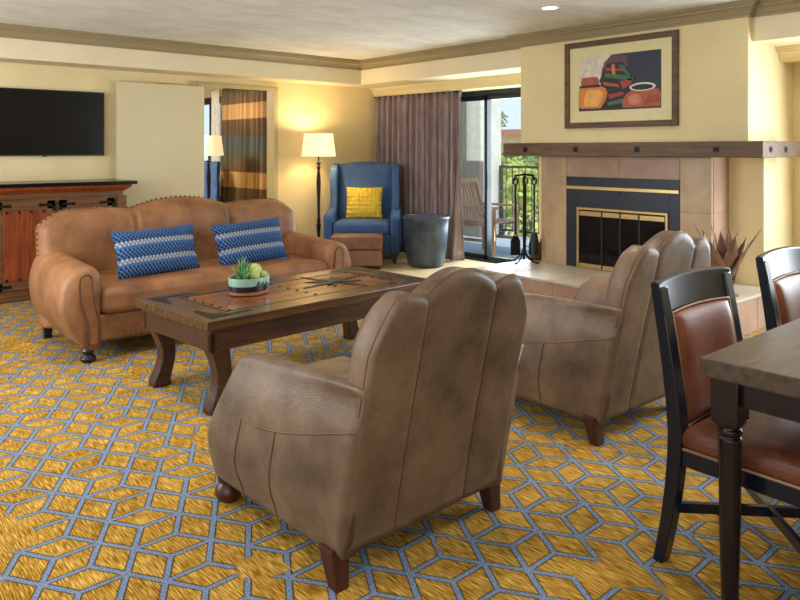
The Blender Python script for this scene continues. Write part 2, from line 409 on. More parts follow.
def struct(name, bm, mat, parent=None, **k):
    o = obj(name, bm, mat, parent, **k)
    if not parent: o['kind'] = 'structure'
    return o
def dup(root, loc, rz, label=None, group=None):
    r = root.copy(); C.objects.link(r); r.location = loc; r.rotation_euler = (0, 0, rz)
    if label: r['label'] = label
    if group: r['group'] = group
    for ch in list(root.children):
        c = ch.copy(); C.objects.link(c); c.parent = r
        for g in ch.children:
            d = g.copy(); C.objects.link(d); d.parent = c
    return r

# ------------------------------------------------------------------ the room
XW, YW = 6.62, 7.80          # window wall and television wall faces
SX, SY, ZS, ZC = 5.80, 7.42, 2.23, 2.535
BX, BY0, BY1 = 5.73, 2.45, 4.71   # chimney breast
b = new(); box(b, -2.2, 6.75, -2.6, 7.9, -.1, 0); struct('floor', b, M['carpet'])
b = new(); box(b, 4.55, 6.62, 4.66, 7.8, 0, .004); struct('floor_stone', b, M['stonefloor'])
b = new(); box(b, -2.2, 6.75, -2.6, 7.95, ZC, ZC+.12); struct('ceiling', b, M['ceiling'])
# television wall with the bedroom opening
OX0, OX1, OZ = 3.20, 4.72, 2.13
b = new(); box(b, -2.2, OX0, YW, YW+.14, 0, ZC); box(b, OX1, 6.75, YW, YW+.14, 0, ZC); box(b, OX0, OX1, YW, YW+.14, OZ, ZC)
struct('wall_left', b, M['wall'])
b = new(); box(b, -2.2, SX, SY, YW, ZS, ZC); box(b, SX, XW, BY1, YW, ZS, ZC); struct('ceiling_soffit', b, M['wallw'])
b = new(); box(b, SX, XW, -2.6, BY0, ZS, ZC); struct('ceiling_soffit_right', b, M['wallw'])
# window wall
DY0, DY1, DZ = 4.72, 6.75, 2.13
b = new(); box(b, XW, XW+.14, DY1, YW, 0, ZC); box(b, XW, XW+.14, DY0, DY1, DZ, ZC); box(b, XW, XW+.14, 2.0, DY0, 0, ZC)
box(b, XW, XW+.14, -2.6, 2.0, DZ, ZC); box(b, XW, XW+.14, -2.6, -.6, 0, DZ); box(b, XW, XW+.14, -.6, 2.0, 0, .02)
struct('wall_back', b, M['wall'])
b = new(); box(b, BX, 6.02, BY0, BY1, 1.35, ZC); box(b, 6.02, XW, BY0, BY1, 0, ZC); struct('wall_chimney_breast', b, M['wall'], bevel=.006)
b = new(); box(b, -2.2, XW, -2.6, -2.5, 0, ZC); struct('wall_right', b, M['wall'])
# crown mouldings
CR = [(0, 0), (0, -.118), (.016, -.118), (.016, -.098), (.026, -.096), (.030, -.078), (.044, -.056), (.062, -.046), (.064, -.032), (.086, -.030), (.086, -.018), (.098, -.016), (.098, 0)]
def crown(name, pts, z, mat, flip=1):
    """pts: polyline at the wall faces, room on the left of the travel direction"""
    secs = []; P_ = [Vector(q) for q in pts]
    for i, q in enumerate(P_):
        d0 = (P_[i]-P_[i-1]).normalized() if i else None; d1 = (P_[i+1]-P_[i]).normalized() if i < len(P_)-1 else None
        n0 = Vector((-d0.y, d0.x)) if d0 else None; n1 = Vector((-d1.y, d1.x)) if d1 else None
        if n0 and n1: nn = (n0+n1); nn = nn/nn.length_squared*2 if nn.length > .1 else n0
        else: nn = n0 or n1
        secs.append([(q.x+nn.x*a, q.y+nn.y*a, z+c) for a, c in CR])
    b = new(); loft(b, secs); return struct(name, b, mat, smooth=True, ang=25)
crown('trim_1', [(SX, -2.5), (SX, BY0-.0), (BX, BY0), (BX, BY1), (SX, BY1), (SX, SY), (-2.2, SY)], ZC, M['crown'])
crown('trim_2', [(6.34, BY1), (6.34, YW)], ZS, M['wall'])
crown('trim_3', [(6.34, -2.5), (6.34, BY0)], ZS, M['wall'])
b = new(); box(b, 6.34, XW, BY1, YW, 2.115, ZS); struct('trim_4', b, M['wall'])
b = new(); box(b, 6.34, XW, -2.5, BY0, 2.115, ZS); struct('trim_5', b, M['wall'])
# baseboards
def base(name, x0, x1, y0, y1):
    b = new(); box(b, x0, x1, y0, y1, 0, .10); return struct(name, b, M['tan_trim'], bevel=.004)
base('baseboard_left', -2.2, OX0, YW-.015, YW); base('baseboard_back', 6.0, XW, YW-.015, YW)
# casing round the opening
b = new(); box(b, OX1-.005, OX1+.05, YW-.02, YW+.16, 0, OZ+.03); box(b, 3.60, OX1+.05, YW-.035, YW+.0, OZ-.005, OZ+.035); struct('trim_6', b, M['tan_trim'], bevel=.004)
# sliding barn style door panel
d = thing('sliding_door', 'pale flat sliding door panel hanging in front of the television wall', 'door', (2.76, 7.70, .01)); d['kind'] = 'structure'
d.name = 'door_1'
b = new(); box(b, 0, .985, 0, .045, 0, 2.095); obj('door_panel', b, M['panel'], d, bevel=.004)
b = new(); box(b, .93, 1.98, .05, .085, 2.10, 2.135); obj('door_track', b, M['tan_trim'], d)
# tile surround
FY0, FY1 = 2.74, 4.45; PY0, PY1, PZ, HZ_ = 3.01, 4.152, 1.128, .28
fp = thing('fireplace', 'gas fireplace with sandstone tile surround, dark navy metal front and brass trimmed glass doors', 'fireplace', (5.73, 3.6, 0))
ox_, oy_ = 5.73, 3.6
def L(y): return y-oy_
def tiles(name, rects, mat, x0, x1, g=.0025):
    for (y0, y1, z0, z1) in rects:
        b = new(); box(b, x0, x1, L(y0)+g, L(y1)-g, z0+g, z1-g); obj(name, b, mat, fp, bevel=.002)
b = new(); box(b, .006, .285, L(FY0), L(PY0), HZ_, 1.322); box(b, .006, .285, L(PY1), L(FY1), HZ_, 1.322); box(b, .006, .285, L(PY0), L(PY1), PZ, 1.322)
obj('surround_core', b, M['grout'], fp)
tiles('tile', [(PY1, FY1, HZ_, .865), (PY1, FY1, .865, 1.322), (FY0, PY0, HZ_, .865), (FY0, PY0, .865, 1.322)], M['tile'], 0, .02)
mid = (PY0+PY1)/2
tiles('tile', [(mid, PY1, PZ, 1.322), (PY0, mid, PZ, 1.322)], M['tilered'], 0, .02)
for z0, z1 in ((HZ_, .865), (.865, 1.322)):
    b = new(); box(b, .022, .288, L(FY0)-.008, L(FY0)+.002, z0+.002, z1-.002); obj('tile', b, M['tilered'], fp, bevel=.002)
# firebox front
b = new()
DOOR = (3.11, 4.025, .28, .845)
box(b, 0, .02, L(PY0), L(DOOR[0]), HZ_, PZ); box(b, 0, .02, L(DOOR[1]), L(PY1), HZ_, PZ); box(b, 0, .02, L(DOOR[0]), L(DOOR[1]), DOOR[3], PZ)
obj('metal_front', b, M['firepanel'], fp, bevel=.002)
b = new(); box(b, .02, .28, L(3.05), L(4.09), .281, .29); box(b, .26, .28, L(3.05), L(4.09), .28, .95); box(b, .02, .28, L(3.05), L(3.07), .28, .95); box(b, .02, .28, L(4.07), L(4.09), .28, .95); box(b, .02, .28, L(3.05), L(4.09), .93, .95)
obj('firebox', b, M['tilered'], fp)
b = new(); box(b, -.012, 0, L(PY0)+.005, L(PY1)-.005, 1.012, 1.042); obj('brass_strip', b, M['brass'], fp, bevel=.003)
b = new(); ball(b, (-.008, L(3.58), .985), .010); obj('damper_knob', b, M['iron'], fp, smooth='all')
y0, y1, z0, z1 = DOOR; q = .022
b = new(); box(b, -.018, .005, L(y0), L(y0)+q, z0, z1); box(b, -.018, .005, L(y1)-q, L(y1), z0, z1); box(b, -.018, .005, L(y0)+q, L(y1)-q, z1-q, z1)
obj('brass_frame', b, M['brass'], fp, bevel=.003)
ys = [y0+q, y0+.27, (y0+y1)/2, y1-.27, y1-q]
for a, c in zip(ys, ys[1:]):
    dr = bpy.data.objects.new('glass_door', None); C.objects.link(dr); dr.parent = fp
    b = new(); g = .008
    box(b, -.012, 0, L(a), L(a)+g, z0+.006, z1-q); box(b, -.012, 0, L(c)-g, L(c), z0+.006, z1-q); obj('door_stile', b, M['blackplastic'], dr)
    b = new(); box(b, -.016, 0, L(a)+g, L(c)-g, z1-q-.055, z1-q-.012); obj('brass_rail', b, M['brass'], dr, bevel=.003); b = new(); box(b, -.016, 0, L(a)+g, L(c)-g, z0+.004, z0+.045); obj('brass_rail', b, M['brass'], dr, bevel=.003)
    b = new(); box(b, -.007, -.003, L(a)+g, L(c)-g, z0+.045, z1-q-.055); obj('door_pane', b, M['fireglass'], dr)
for k in range(4):
    b = new(); tube(b, [(.13+.04*(k % 2), L(3.25+.16*k), .31+.05*(k % 2)), (.19, L(3.55+.12*k), .36+.06*(k % 2))], .035, 10); obj('gas_log', b, M['log'], fp, smooth=True)
# hearth
hx0, hy0, hy1 = 4.96, 2.36, 4.65
hr = thing('hearth', 'raised stone hearth bench clad in rose tile along the chimney wall', 'hearth', (hx0, 3.5, 0))
b = new(); box(b, .012, 1.055, hy0-3.5+.012, hy1-3.5-.012, 0, .255); obj('core', b, M['grout'], hr)
n = 5; st_ = (hy1-hy0)/n
for k in range(n):
    b = new(); box(b, 0, .012, hy0-3.5+k*st_+.002, hy0-3.5+(k+1)*st_-.002, .002, .255); obj('facing_tile', b, M['tilered'], hr, bevel=.002)
for k in range(3):
    b = new(); box(b, .0+k*.36+.002, min(1.06, (k+1)*.36-.002), hy0-3.5, hy0-3.5+.012, .002, .255); obj('facing_tile', b, M['tilered'], hr, bevel=.002)
for k in range(n):
    b = new(); box(b, -.012, 1.055, hy0-3.5+k*st_+.001-(.012 if k == 0 else 0), hy0-3.5+(k+1)*st_-.001, .255, HZ_); obj('cap_stone', b, M['tilehearth'], hr, bevel=.006)
# mantel
mt = thing('mantel_beam', 'rough dark oak mantel beam with square iron studs wrapping the chimney breast', 'mantel', (5.55, 3.5, 1.322))
b = new(); prism(b, [(0, 2.266-3.5), (0, 4.787-3.5), (.62, 4.787-3.5), (.62, BY1-3.5+.002), (.178, BY1-3.5+.002), (.178, BY0-3.5-.002), (.72, BY0-3.5-.002), (.72, 2.266-3.5)], 0, .125, 'xy'); obj('beam', b, M['rustwood'], mt, bevel=.006)
def stud(x, y, side=0):
    b = new()
    if side: box(b, x-.022, x+.022, y-.008, y, .04, .085); ball(b, (x, y-.008, .0625), .012, 1, .6, 1, 8)
    else: box(b, x-.008, x, y-.022, y+.022, .04, .085); ball(b, (x-.008, y, .0625), .012, .6, 1, 1, 8)
    obj('stud', b, M['iron'], mt, bevel=.003)
for y in (4.50, 3.92, 3.30, 2.62): stud(0, y-3.5)
for x in (.14, .42): stud(x, 2.266-3.5, 1)

# sliding glass door to the balcony
sd = thing('door_2', 'sliding glass balcony door in a dark bronze frame behind the mauve curtain', 'door', (6.70, 4.72, 0)); sd['kind'] = 'structure'
W2 = DY1-DY0
b = new(); box(b, -.07, .05, 0, W2, 2.06, 2.13); box(b, -.07, .05, 0, W2, 0, .025); box(b, -.07, .05, W2-.05, W2, 0, 2.1); box(b, -.07, .05, 0, .05, 0, 2.1); obj('frame', b, M['darkmetal'], sd)
ym = 6.03-DY0
for (a, c, xo) in ((.05, ym+.02, -.02), (ym-.03, W2-.05, .02)):
    b = new(); box(b, xo-.018, xo+.018, a, a+.05, .025, 2.06); box(b, xo-.018, xo+.018, c-.05, c, .025, 2.06); box(b, xo-.018, xo+.018, a, c, 2.0, 2.06); box(b, xo-.018, xo+.018, a, c, .025, .075)
    s = obj('sash', b, M['darkmetal'], sd)
    b = new(); box(b, xo-.003, xo+.003, a+.05, c-.05, .075, 2.0); obj('pane', b, M['glass'], s)
b = new(); box(b, -.05, -.035, ym-.04, ym-.02, .9, 1.1); obj('door_handle', b, M['iron'], sd, bevel=.003)
# right niche window (outside the frame, its light enters here)
wd = thing('window_1', 'dining side window in a dark bronze frame', 'window', (6.70, -.6, 0)); wd['kind'] = 'structure'
b = new()
for a in (0, 1.275, 2.55): box(b, -.05, .05, a, a+.05, 0, 2.13)
box(b, -.05, .05, 0, 2.6, 2.07, 2.13); box(b, -.05, .05, 0, 2.6, .0, .06); obj('window_frame', b, M['darkmetal'], wd)

# ceiling downlight
dl = thing('recessed_downlight', 'round recessed downlight set in the plaster ceiling near the fireplace', 'ceiling light', (4.76, 3.61, ZC))
b = new(); lathe(b, [(.062, -.004), (.062, -.001), (.085, -.001), (.085, -.004), (.08, -.007), (.064, -.007)], n=40, cap=False); obj('trim_ring', b, M['white'], dl, smooth=True)
b = new(); lathe(b, [(.001, -.002), (.06, -.002), (.06, -.006), (.001, -.006)], n=40); obj('lens', b, M['lens'], dl)
light('downlight_glow', 'SPOT', (4.76, 3.61, ZC-.02), Vector((0, 0, -1)), 45, (1, .88, .70), .06)
bpy.data.objects['downlight_glow'].data.spot_size = 2.0; bpy.data.objects['downlight_glow'].data.spot_blend = .8

for (x_, y_, lab) in ((3.0, 2.5, 'added fill downlight, out of view, in the ceiling above the seating group'), (1.3, 4.2, 'added fill downlight, out of view, in the ceiling above the left end of the sofa'), (.2, 1.9, 'added fill downlight, out of view, in the ceiling behind the near club armchair'), (2.9, .5, 'added fill downlight, out of view, in the ceiling above the dining table')):  # fixtures and spots added out of view, as fill from above
    dup(dl, (x_, y_, ZC), 0, lab)
    lo = light('downlight_glow', 'SPOT', (x_, y_, ZC-.02), Vector((0, 0, -1)), 95, (1, .92, .80), .09); lo.data.spot_size = 2.3; lo.data.spot_blend = .9
# ------------------------------------------------------------------ television
tv = thing('television', 'wide flat black television mounted on the wall above the cabinet', 'television', (2.062, YW-.002, 1.30))
b = new(); box(b, -.583, .583, -.048, -.012, .022, .682); obj('casing', b, M['blackplastic'], tv, bevel=.004)
b = new(); box(b, -.572, .572, -.0495, -.0475, .036, .671); obj('screen', b, M['blackglass'], tv)
b = new(); box(b, -.2, .2, -.013, 0, .15, .5); obj('wall_mount', b, M['blackplastic'], tv)
b = new(); box(b, -.02, .02, -.0505, -.0485, .012, .022); obj('brand_badge', b, M['steeltub'], tv)

# ------------------------------------------------------------------ tv cabinet
cb = thing('media_cabinet', 'long rustic wooden sideboard with red plank doors, iron straps and black stone top', 'cabinet', (1.78, 7.22, 0))
hw = .86
b = new(); box(b, -hw, hw, .03, .55, .06, .93); obj('carcass', b, M['cabwood'], cb, bevel=.004)
b = new(); box(b, -hw-.02, hw+.02, .0, .56, .0, .07); obj('plinth', b, M['cabwood'], cb, bevel=.01)
b = new(); box(b, -hw-.01, hw+.01, .015, .56, .93, .975); obj('frieze', b, M['cabwood'], cb, bevel=.003)
b = new(); loft(b, [[(sx*(hw+.02+o), (.01-o) if yy == 0 else .56, z) for sx, yy in ((-1, 0), (1, 0), (1, 1), (-1, 1))] for o, z in ((0, .975), (.015, .99), (.05, 1.015), (.06, 1.04))]); obj('cornice', b, M['cabred'], cb)
b = new(); box(b, -hw-.13, hw+.125, -.07, .57, 1.04, 1.075); obj('stone_top', b, M['blackglass'], cb, bevel=.006)
for s in (-1, 1):
    b = new(); box(b, s*hw-.045, s*hw+.045, .005, .1, .07, .93) ; obj('corner_post', b, M['cabwood'], cb, bevel=.006)
dw = .53
for i, xc in enumerate((-.565, -.02+0, .53-.0)):
    dr = bpy.data.objects.new('cabinet_door', None); C.objects.link(dr); dr.parent = cb; dr.location = (xc, .02, 0)
    b = new(); q = .075; hw2 = dw/2-.006
    box(b, -hw2, -hw2+q, 0, .02, .10, .91); box(b, hw2-q, hw2, 0, .02, .10, .91); box(b, -hw2, hw2, 0, .02, .10, .18); box(b, -hw2, hw2, 0, .02, .83, .91)
    obj('door_frame', b, M['cabwood'], dr, bevel=.004)
    b = new(); pw = (hw2-q)*2/5
    for k in range(5): box(b, -hw2+q+k*pw+.002, -hw2+q+(k+1)*pw-.002, -.002-.002*(k % 2), .015, .185, .825)
    obj('plank_panel', b, M['cabred'], dr, bevel=.004)
    for z in (.20, .81):
        for k in range(4):
            b = new(); ball(b, (-hw2+q+.03+k*(2*(hw2-q)-.06)/3, -.006, z), .013, 1, .5, 1, 10); obj('nail_head', b, M['iron'], dr, smooth='all')
    for s in (-1, 1):
        for z in (.14, .87):
            b = new(); box(b, min(s*hw2, s*(hw2-.13)), max(s*hw2, s*(hw2-.13)), -.006, 0, z-.012, z+.012)
            zz = z-.045 if z > .5 else z+.045
            box(b, min(s*(hw2-.025), s*(hw2-.0)), max(s*(hw2-.025), s*hw2), -.006, 0, min(z, zz)-.012, max(z, zz)+.012)
            ball(b, (s*(hw2-.13), -.004, z), .017, 1, .4, 1, 8); obj('iron_strap', b, M['iron'], dr)

# ------------------------------------------------------------------ channelled back cushion / outer back used by sofa and club chairs
def back_solid(bm, hw, z0, top, T, yrear, nu=72, nv=34, r=.03, seams=(), puff=.02, taper=lambda z: 1.0, fpuff=.03):
    """closed back: rear surface at yrear(z), thickness T towards -y, outline top(x)"""
    G = {}
    for s in (0, 1):
        for i in range(nu+1):
            for j in range(nv+1):
                u = -1+2*i/nu
                x = u*hw; zt = top(x); vj = (j/nv); z = z0+vj*(zt-z0); x = x*taper(z)
                e = min((1-abs(u))*hw, (zt-z)) ; e = max(0, e)
                k = min(1, e/r); rd = r*(1-math.sqrt(max(0, 1-(1-k)**2)))
                sm = 0
                for q in seams: sm = max(sm, math.exp(-((u*hw-q)/.012)**2))
                pf = puff*min(1, e/.10)**.6*(1-sm)
                pf2 = fpuff*min(1, e/.12)**.6*(1-sm)
                if s == 0: y = yrear(z)-rd+pf
                else: y = yrear(z)-T+rd-pf2
                G[s, i, j] = bm.verts.new((x, y, z))
    for i in range(nu):
        for j in range(nv):
            bm.faces.new((G[0, i, j], G[0, i, j+1], G[0, i+1, j+1], G[0, i+1, j]))
            bm.faces.new((G[1, i, j], G[1, i+1, j], G[1, i+1, j+1], G[1, i, j+1]))
    ring = [(0, j) for j in range(nv+1)] + [(i, nv) for i in range(1, nu+1)] + [(nu, j) for j in range(nv-1, -1, -1)] + [(i, 0) for i in range(nu-1, 0, -1)]
    for a, c in zip(ring, ring[1:]+ring[:1]):
        bm.faces.new((G[0][0] if False else G[0, a[0], a[1]], G[0, c[0], c[1]], G[1, c[0], c[1]], G[1, a[0], a[1]]))
    return G
def outline(G, s, nu=72, nv=34):
    return [G[s, 0, j].co.copy() for j in range(nv+1)] + [G[s, i, nv].co.copy() for i in range(1, nu+1)] + [G[s, nu, j].co.copy() for j in range(nv-1, -1, -1)]
def interp_closed(pts, n):
    """smooth closed curve through 2-D points"""
    out = []; L_ = len(pts)
    for i in range(L_):
        p0, p1, p2, p3 = (pts[(i+k-1) % L_] for k in range(4))
        for k in range(n):
            s = k/n
            out.append(tuple(.5*((2*p1[a])+(-p0[a]+p2[a])*s+(2*p0[a]-5*p1[a]+4*p2[a]-p3[a])*s*s+(-p0[a]+3*p1[a]-3*p2[a]+p3[a])*s**3) for a in (0, 1)))
    return out

# ------------------------------------------------------------------ club chairs
def club_top(x):
    a = abs(x)
    if a < .165: return .915+.072*math.cos(PI/2*a/.165)**.75
    b_ = (a-.165)/(.375-.165)
    return .915+.022*math.sin(min(1, b_*2.2)*PI/2)*(1 if b_ < .45 else 1) - .16*max(0, b_-.45)**2.2/.27
def club_section(t_):
    # half-section of an arm, x outwards, z up; t_=0 rear, 1 front
    w_ = .020+.046*math.sin(min(1, t_*1.9)*PI/2); hi = .655-.035*t_**2
    ox = .375+w_
    pts = [(.26, .15), (.26, .35), (.262, .50), (.285, hi-.045), (.335, hi-.004), (.39, hi), (ox-.03, hi-.05), (ox-.004, hi-.14), (ox+.012*t_, hi-.25), (ox+.014*t_, .27), (.385+w_*.45, .17), (.375, .10)]
    return interp_closed(pts, 4)
def arm_y(tt, z): return .397+.215*max(0, z-.13)**1.1*(1-tt)**1.5-.79*tt+.17*tt**2*max(0, min(1, (z-.20)/.42))
def make_club():
    t = thing('club_armchair', '', 'armchair')
    yr = lambda z: .40+.22*max(0, z-.13)**1.1
    b = new(); G = back_solid(b, .38, .12, club_top, .105, yr, seams=(-.165, .165), puff=.006, r=.012, taper=lambda z: 1-.02*z)
    o1, o2 = outline(G, 0), outline(G, 1)
    sm = []
    for q in (-.165, .165):
        i = round((q/.38+1)/2*72); sm.append([G[0, i, j].co.copy()+Vector((0, .001, 0)) for j in range(0, 35)])
    obj('backrest', b, M['club'], t, smooth='all')
    for pts in sm:
        b = new(); tube(b, pts, .002, 6); obj('back_seam', b, M['seam'], t, smooth='all')
    b = new(); tube(b, [p_+Vector((0, -.010, 0)) for p_ in o1], .004, 6); obj('back_welt', b, M['clubseam'], t, smooth='all')
    for s in (-1, 1):
        b = new(); N = 26; secs = []
        for k in range(N+1):
            tt = k/N; c = club_section(tt)
            # round the front end
            e = max(0, (tt-.90)/.10); sh = math.sqrt(max(0, 1-e*e))*.22+.78 if e > 0 else 1
            cx_, cz_ = .40, .40
            secs.append([(s*(cx_+(x-cx_)*sh), arm_y(tt, z), (cz_+(z-cz_)*sh) if z > .2 else z+(1-sh)*.05) for x, z in c])
        loft(b, secs); ar = obj('arm', b, M['club'], t, smooth='all')
        # pad seam and side panel seams
        def at(tt, idx):
            c = club_section(tt); x, z = c[int(idx) % len(c)]; x2, z2 = c[(int(idx)+1) % len(c)]; fr = idx-int(idx)
            zz = z+(z2-z)*fr; return Vector((s*(x+(x2-x)*fr+.001), arm_y(tt, zz), zz))
        b = new(); tube(b, [at(tt/20*.95, 7*4-.3+3.2*math.sin(tt/20*PI*.85)) for tt in range(0, 21)], .0032, 6); obj('arm_seam', b, M['clubseam'], ar, smooth='all')
        for tt in (.42, .70):
            i0 = 7*4-.3+3.2*math.sin(tt/.95*PI*.85)
            b = new(); tube(b, [at(tt+.02*k/10, i0+(11*4-i0)*k/10) for k in range(11)], .0024, 6); obj('arm_seam', b, M['seam'], ar, smooth='all')
    b = new(); rbox(b, -.268, .268, -.42, .32, .27, .46, .05, .03); obj('seat_cushion', b, M['club'], t, smooth='all')
    b = new(); rbox(b, -.30, .30, -.40, .39, .115, .28, .02); obj('seat_base', b, M['club'], t, smooth='all')
    b = new()
    for s in (-1, 1):
        b = new(); loft(b, [[(s*(.372+dx*w_), .338+dy*w_+o, z) for dx, dy in ((-1, -1), (1, -1), (1, 1), (-1, 1))] for z, w_, o in ((0, .024, .025), (.128, .036, 0))]); obj('leg', b, M['legwood'], t, bevel=.003)
        b = new(); lathe(b, [(.030, 0), (.044, .008), (.054, .028), (.053, .048), (.042, .066), (.036, .074), (.044, .082), (.046, .11), (.046, .15)], s*.338, -.388, 24); obj('leg', b, M['legwood'], t, smooth=True)
    return t
c1 = make_club(); c1.location = (1.713, 2.215, 0); c1.rotation_euler = (0, 0, PI+.025)
c1['label'] = 'tan leather club armchair in the foreground, its scalloped back to us, nearest of the two'
c2 = dup(c1, (3.30, 2.30, 0), PI-.02, 'brown leather club armchair beside the hearth, partly behind the black dining chair')
c1['group'] = c2['group'] = 'scalloped leather club armchairs facing the sofa'

# ------------------------------------------------------------------ sofa
def sofa_top(x):
    a = abs(x)
    if a < .40: return .915+.075*math.cos(PI/2*a/.40)**.8
    q = (a-.40)/(1.11-.40)
    return .915+.022*math.sin(min(1, q*2)*PI/2)-.16*max(0, q-.55)**2.4/.147
sf = thing('leather_sofa', 'three seat tan leather sofa with rolled arms and nailhead trimmed camel back', 'sofa', (2.535, 5.28, 0), .0)
b = new(); yr = lambda z: .40+.14*max(0, z-.1)
G = back_solid(b, 1.075, .12, sofa_top, .20, yr, nu=120, nv=34, seams=(-.40, .40), puff=.02, r=.05, fpuff=.045)
front = [G[1, 0, j].co.copy() for j in range(18, 35)]+[G[1, i, 34].co.copy() for i in range(1, 121)]+[G[1, 120, j].co.copy() for j in range(33, 17, -1)]
rear = [G[0, 0, j].co.copy() for j in range(18, 35)]+[G[0, i, 34].co.copy() for i in range(1, 121)]+[G[0, 120, j].co.copy() for j in range(33, 17, -1)]
obj('backrest', b, M['sofa'], sf, smooth='all')
# nailhead trim following the front edge of the back
path = [(a*.62+c*.38)+Vector((0, -.0, .004)) for a, c in zip(front, rear)]
Ls = [0]
for a, c in zip(path, path[1:]): Ls.append(Ls[-1]+(c-a).length)
nn = 72; k = 0
def nail(bm, c, r=.013): ball(bm, c, r, 1, 1, 1, 8)
for i in range(nn):
    d_ = Ls[-1]*i/(nn-1)
    while k < len(Ls)-2 and Ls[k+1] < d_: k += 1
    f_ = (d_-Ls[k])/max(1e-6, Ls[k+1]-Ls[k]); b = new(); nail(b, path[k].lerp(path[k+1], f_)); obj('nail_head', b, M['nail'], sf, smooth='all')
b = new(); tube(b, [(a*.85+c*.15)+Vector((0, 0, .002)) for a, c in zip(front, rear)], .006, 6); obj('back_welt', b, M['sofa'], sf, smooth='all')
def sofa_section(t_):
    w_ = .02+.02*math.sin(min(1, t_*1.2)*PI/2); hi = .655-.035*t_
    pts = [(.90, .10), (.90, .35), (.895, .50), (.915, hi-.035), (.96, hi), (1.01, hi), (1.07+w_*.5, hi-.035), (1.10+w_, hi-.12), (1.115+w_, hi-.24), (1.09+w_, .27), (1.04+w_*.4, .16), (1.00, .10)]
    return interp_closed(pts, 4)
for s in (-1, 1):
    b = new(); N = 24; secs = []
    for k in range(N+1):
        tt = k/N; y = .38-.83*tt; c = sofa_section(tt); e = max(0, (tt-.93)/.07); sh = (.15*math.sqrt(max(0, 1-e*e))+.85) if e > 0 else 1
        secs.append([(s*(1.03+(x-1.03)*sh), y, .40+(z-.40)*sh if z > .2 else z) for x, z in c])
    loft(b, secs); ar = obj('arm', b, M['sofa'], sf, smooth='all')
    # recessed front panel with welt
    pts = [(.93, .12), (.93, .27), (.95, .36), (.965, .48), (.97, .55), (.995, .575), (1.03, .565), (1.045, .52), (1.035, .40), (1.01, .31), (.99, .26), (.985, .12)]
    b = new(); prism(b, [(s*x, z) for x, z in pts], -.462, -.44, 'xz'); obj('front_panel', b, M['sofa'], ar, bevel=.006, smooth=True)
    b = new(); tube(b, [(s*x, -.458, z) for x, z in interp_closed(pts, 4)[:11*4+1]], .006, 6); obj('panel_welt', b, M['seam'], ar, smooth='all')
    b = new(); lathe(b, [(.030, 0), (.046, .01), (.050, .028), (.038, .045), (.028, .055), (.040, .066), (.044, .078), (.036, .09), (.036, .14)], s*.975, -.405, 28); obj('leg', b, M['blackwood'], sf, smooth=True)
    b = new(); loft(b, [[(s*1.0+dx*w_, .42+dy*w_, z) for dx, dy in ((-1, -1), (1, -1), (1, 1), (-1, 1))] for z, w_ in ((0, .024), (.14, .034))]); obj('leg', b, M['blackwood'], sf)
b = new(); rbox(b, -.935, .935, -.43, .42, .115, .30, .02); obj('seat_base', b, M['sofa'], sf, smooth='all')
b = new(); rbox(b, -.905, .905, -.465, .27, .295, .475, .05, .035)
obj('seat_cushion', b, M['sofa'], sf, smooth='all')
for i in range(60):
    b = new(); nail(b, (-.90+1.80*i/59, -.432, .128), .010); obj('base_nail', b, M['nail'], sf, smooth='all')
# pillows on the sofa
def lumbar(loc, rot, label):
    o = thing('lumbar_pillow', label, 'pillow', loc, 0, 'blue woven lumbar pillows'); o.rotation_euler = rot
    b = new(); pillow(b, .62, .35, .15); obj('cover', b, M['woven'], o, smooth='all')
    b = new(); tube(b, [(x*.309*(1-.06*(1-abs(z)**2)*abs(x)**2), 0, z*.174*(1-.06*(1-abs(x)**2)*abs(z)**2)) for x, z in
        [(-1+2*k/12, -1) for k in range(12)]+[(1, -1+2*k/12) for k in range(12)]+[(1-2*k/12, 1) for k in range(12)]+[(-1, 1-2*k/12) for k in range(12)]], .005, 6, True)
    obj('edge_cord', b, M['woven'], o, smooth='all')
lumbar((2.11, 5.09, .645), (-.35, -.02, .05), 'blue woven lumbar pillow at the left of the sofa, nearer its left arm')
lumbar((2.875, 5.10, .645), (-.35, -.04, .04), 'blue woven lumbar pillow at the right of the sofa, behind the potted cactus')

# ------------------------------------------------------------------ coffee table
ct = thing('coffee_table', 'rustic dark wood coffee table with cabriole legs and an inlaid iron star', 'coffee table', (2.495, 3.865, 0), math.radians(4.0))
TW, TD, TH = .855, .41, .506
b = new(); box(b, -TW, TW, -TD, -TD+.15, TH-.05, TH); box(b, -TW, TW, TD-.15, TD, TH-.05, TH); box(b, -TW, -TW+.2, -TD+.15, TD-.15, TH-.05, TH); box(b, TW-.2, TW, -TD+.15, TD-.15, TH-.05, TH)
obj('top_border', b, M['tabletop'], ct, bevel=.005)
yb = [-.26+.13*k for k in range(5)]
for a, c in zip(yb, yb[1:]):
    b = new(); box(b, -TW+.2, TW-.2, a+.0015, c-.0015, TH-.04, TH-.0015); obj('top_plank', b, M['tablered'], ct, bevel=.002)
b = new(); box(b, -TW+.03, TW-.03, -TD+.025, TD-.025, TH-.075, TH-.045); obj('under_moulding', b, M['tablewood'], ct, bevel=.008)
b = new(); i_ = .038; box(b, -TW+i_, TW-i_, -TD+i_, -TD+i_+.03, .335, TH-.06); box(b, -TW+i_, TW-i_, TD-i_-.03, TD-i_, .335, TH-.06); box(b, -TW+i_, -TW+i_+.03, -TD+i_, TD-i_, .335, TH-.06); box(b, TW-i_-.03, TW-i_, -TD+i_, TD-i_, .335, TH-.06)
obj('apron', b, M['tablewood'], ct, bevel=.004)
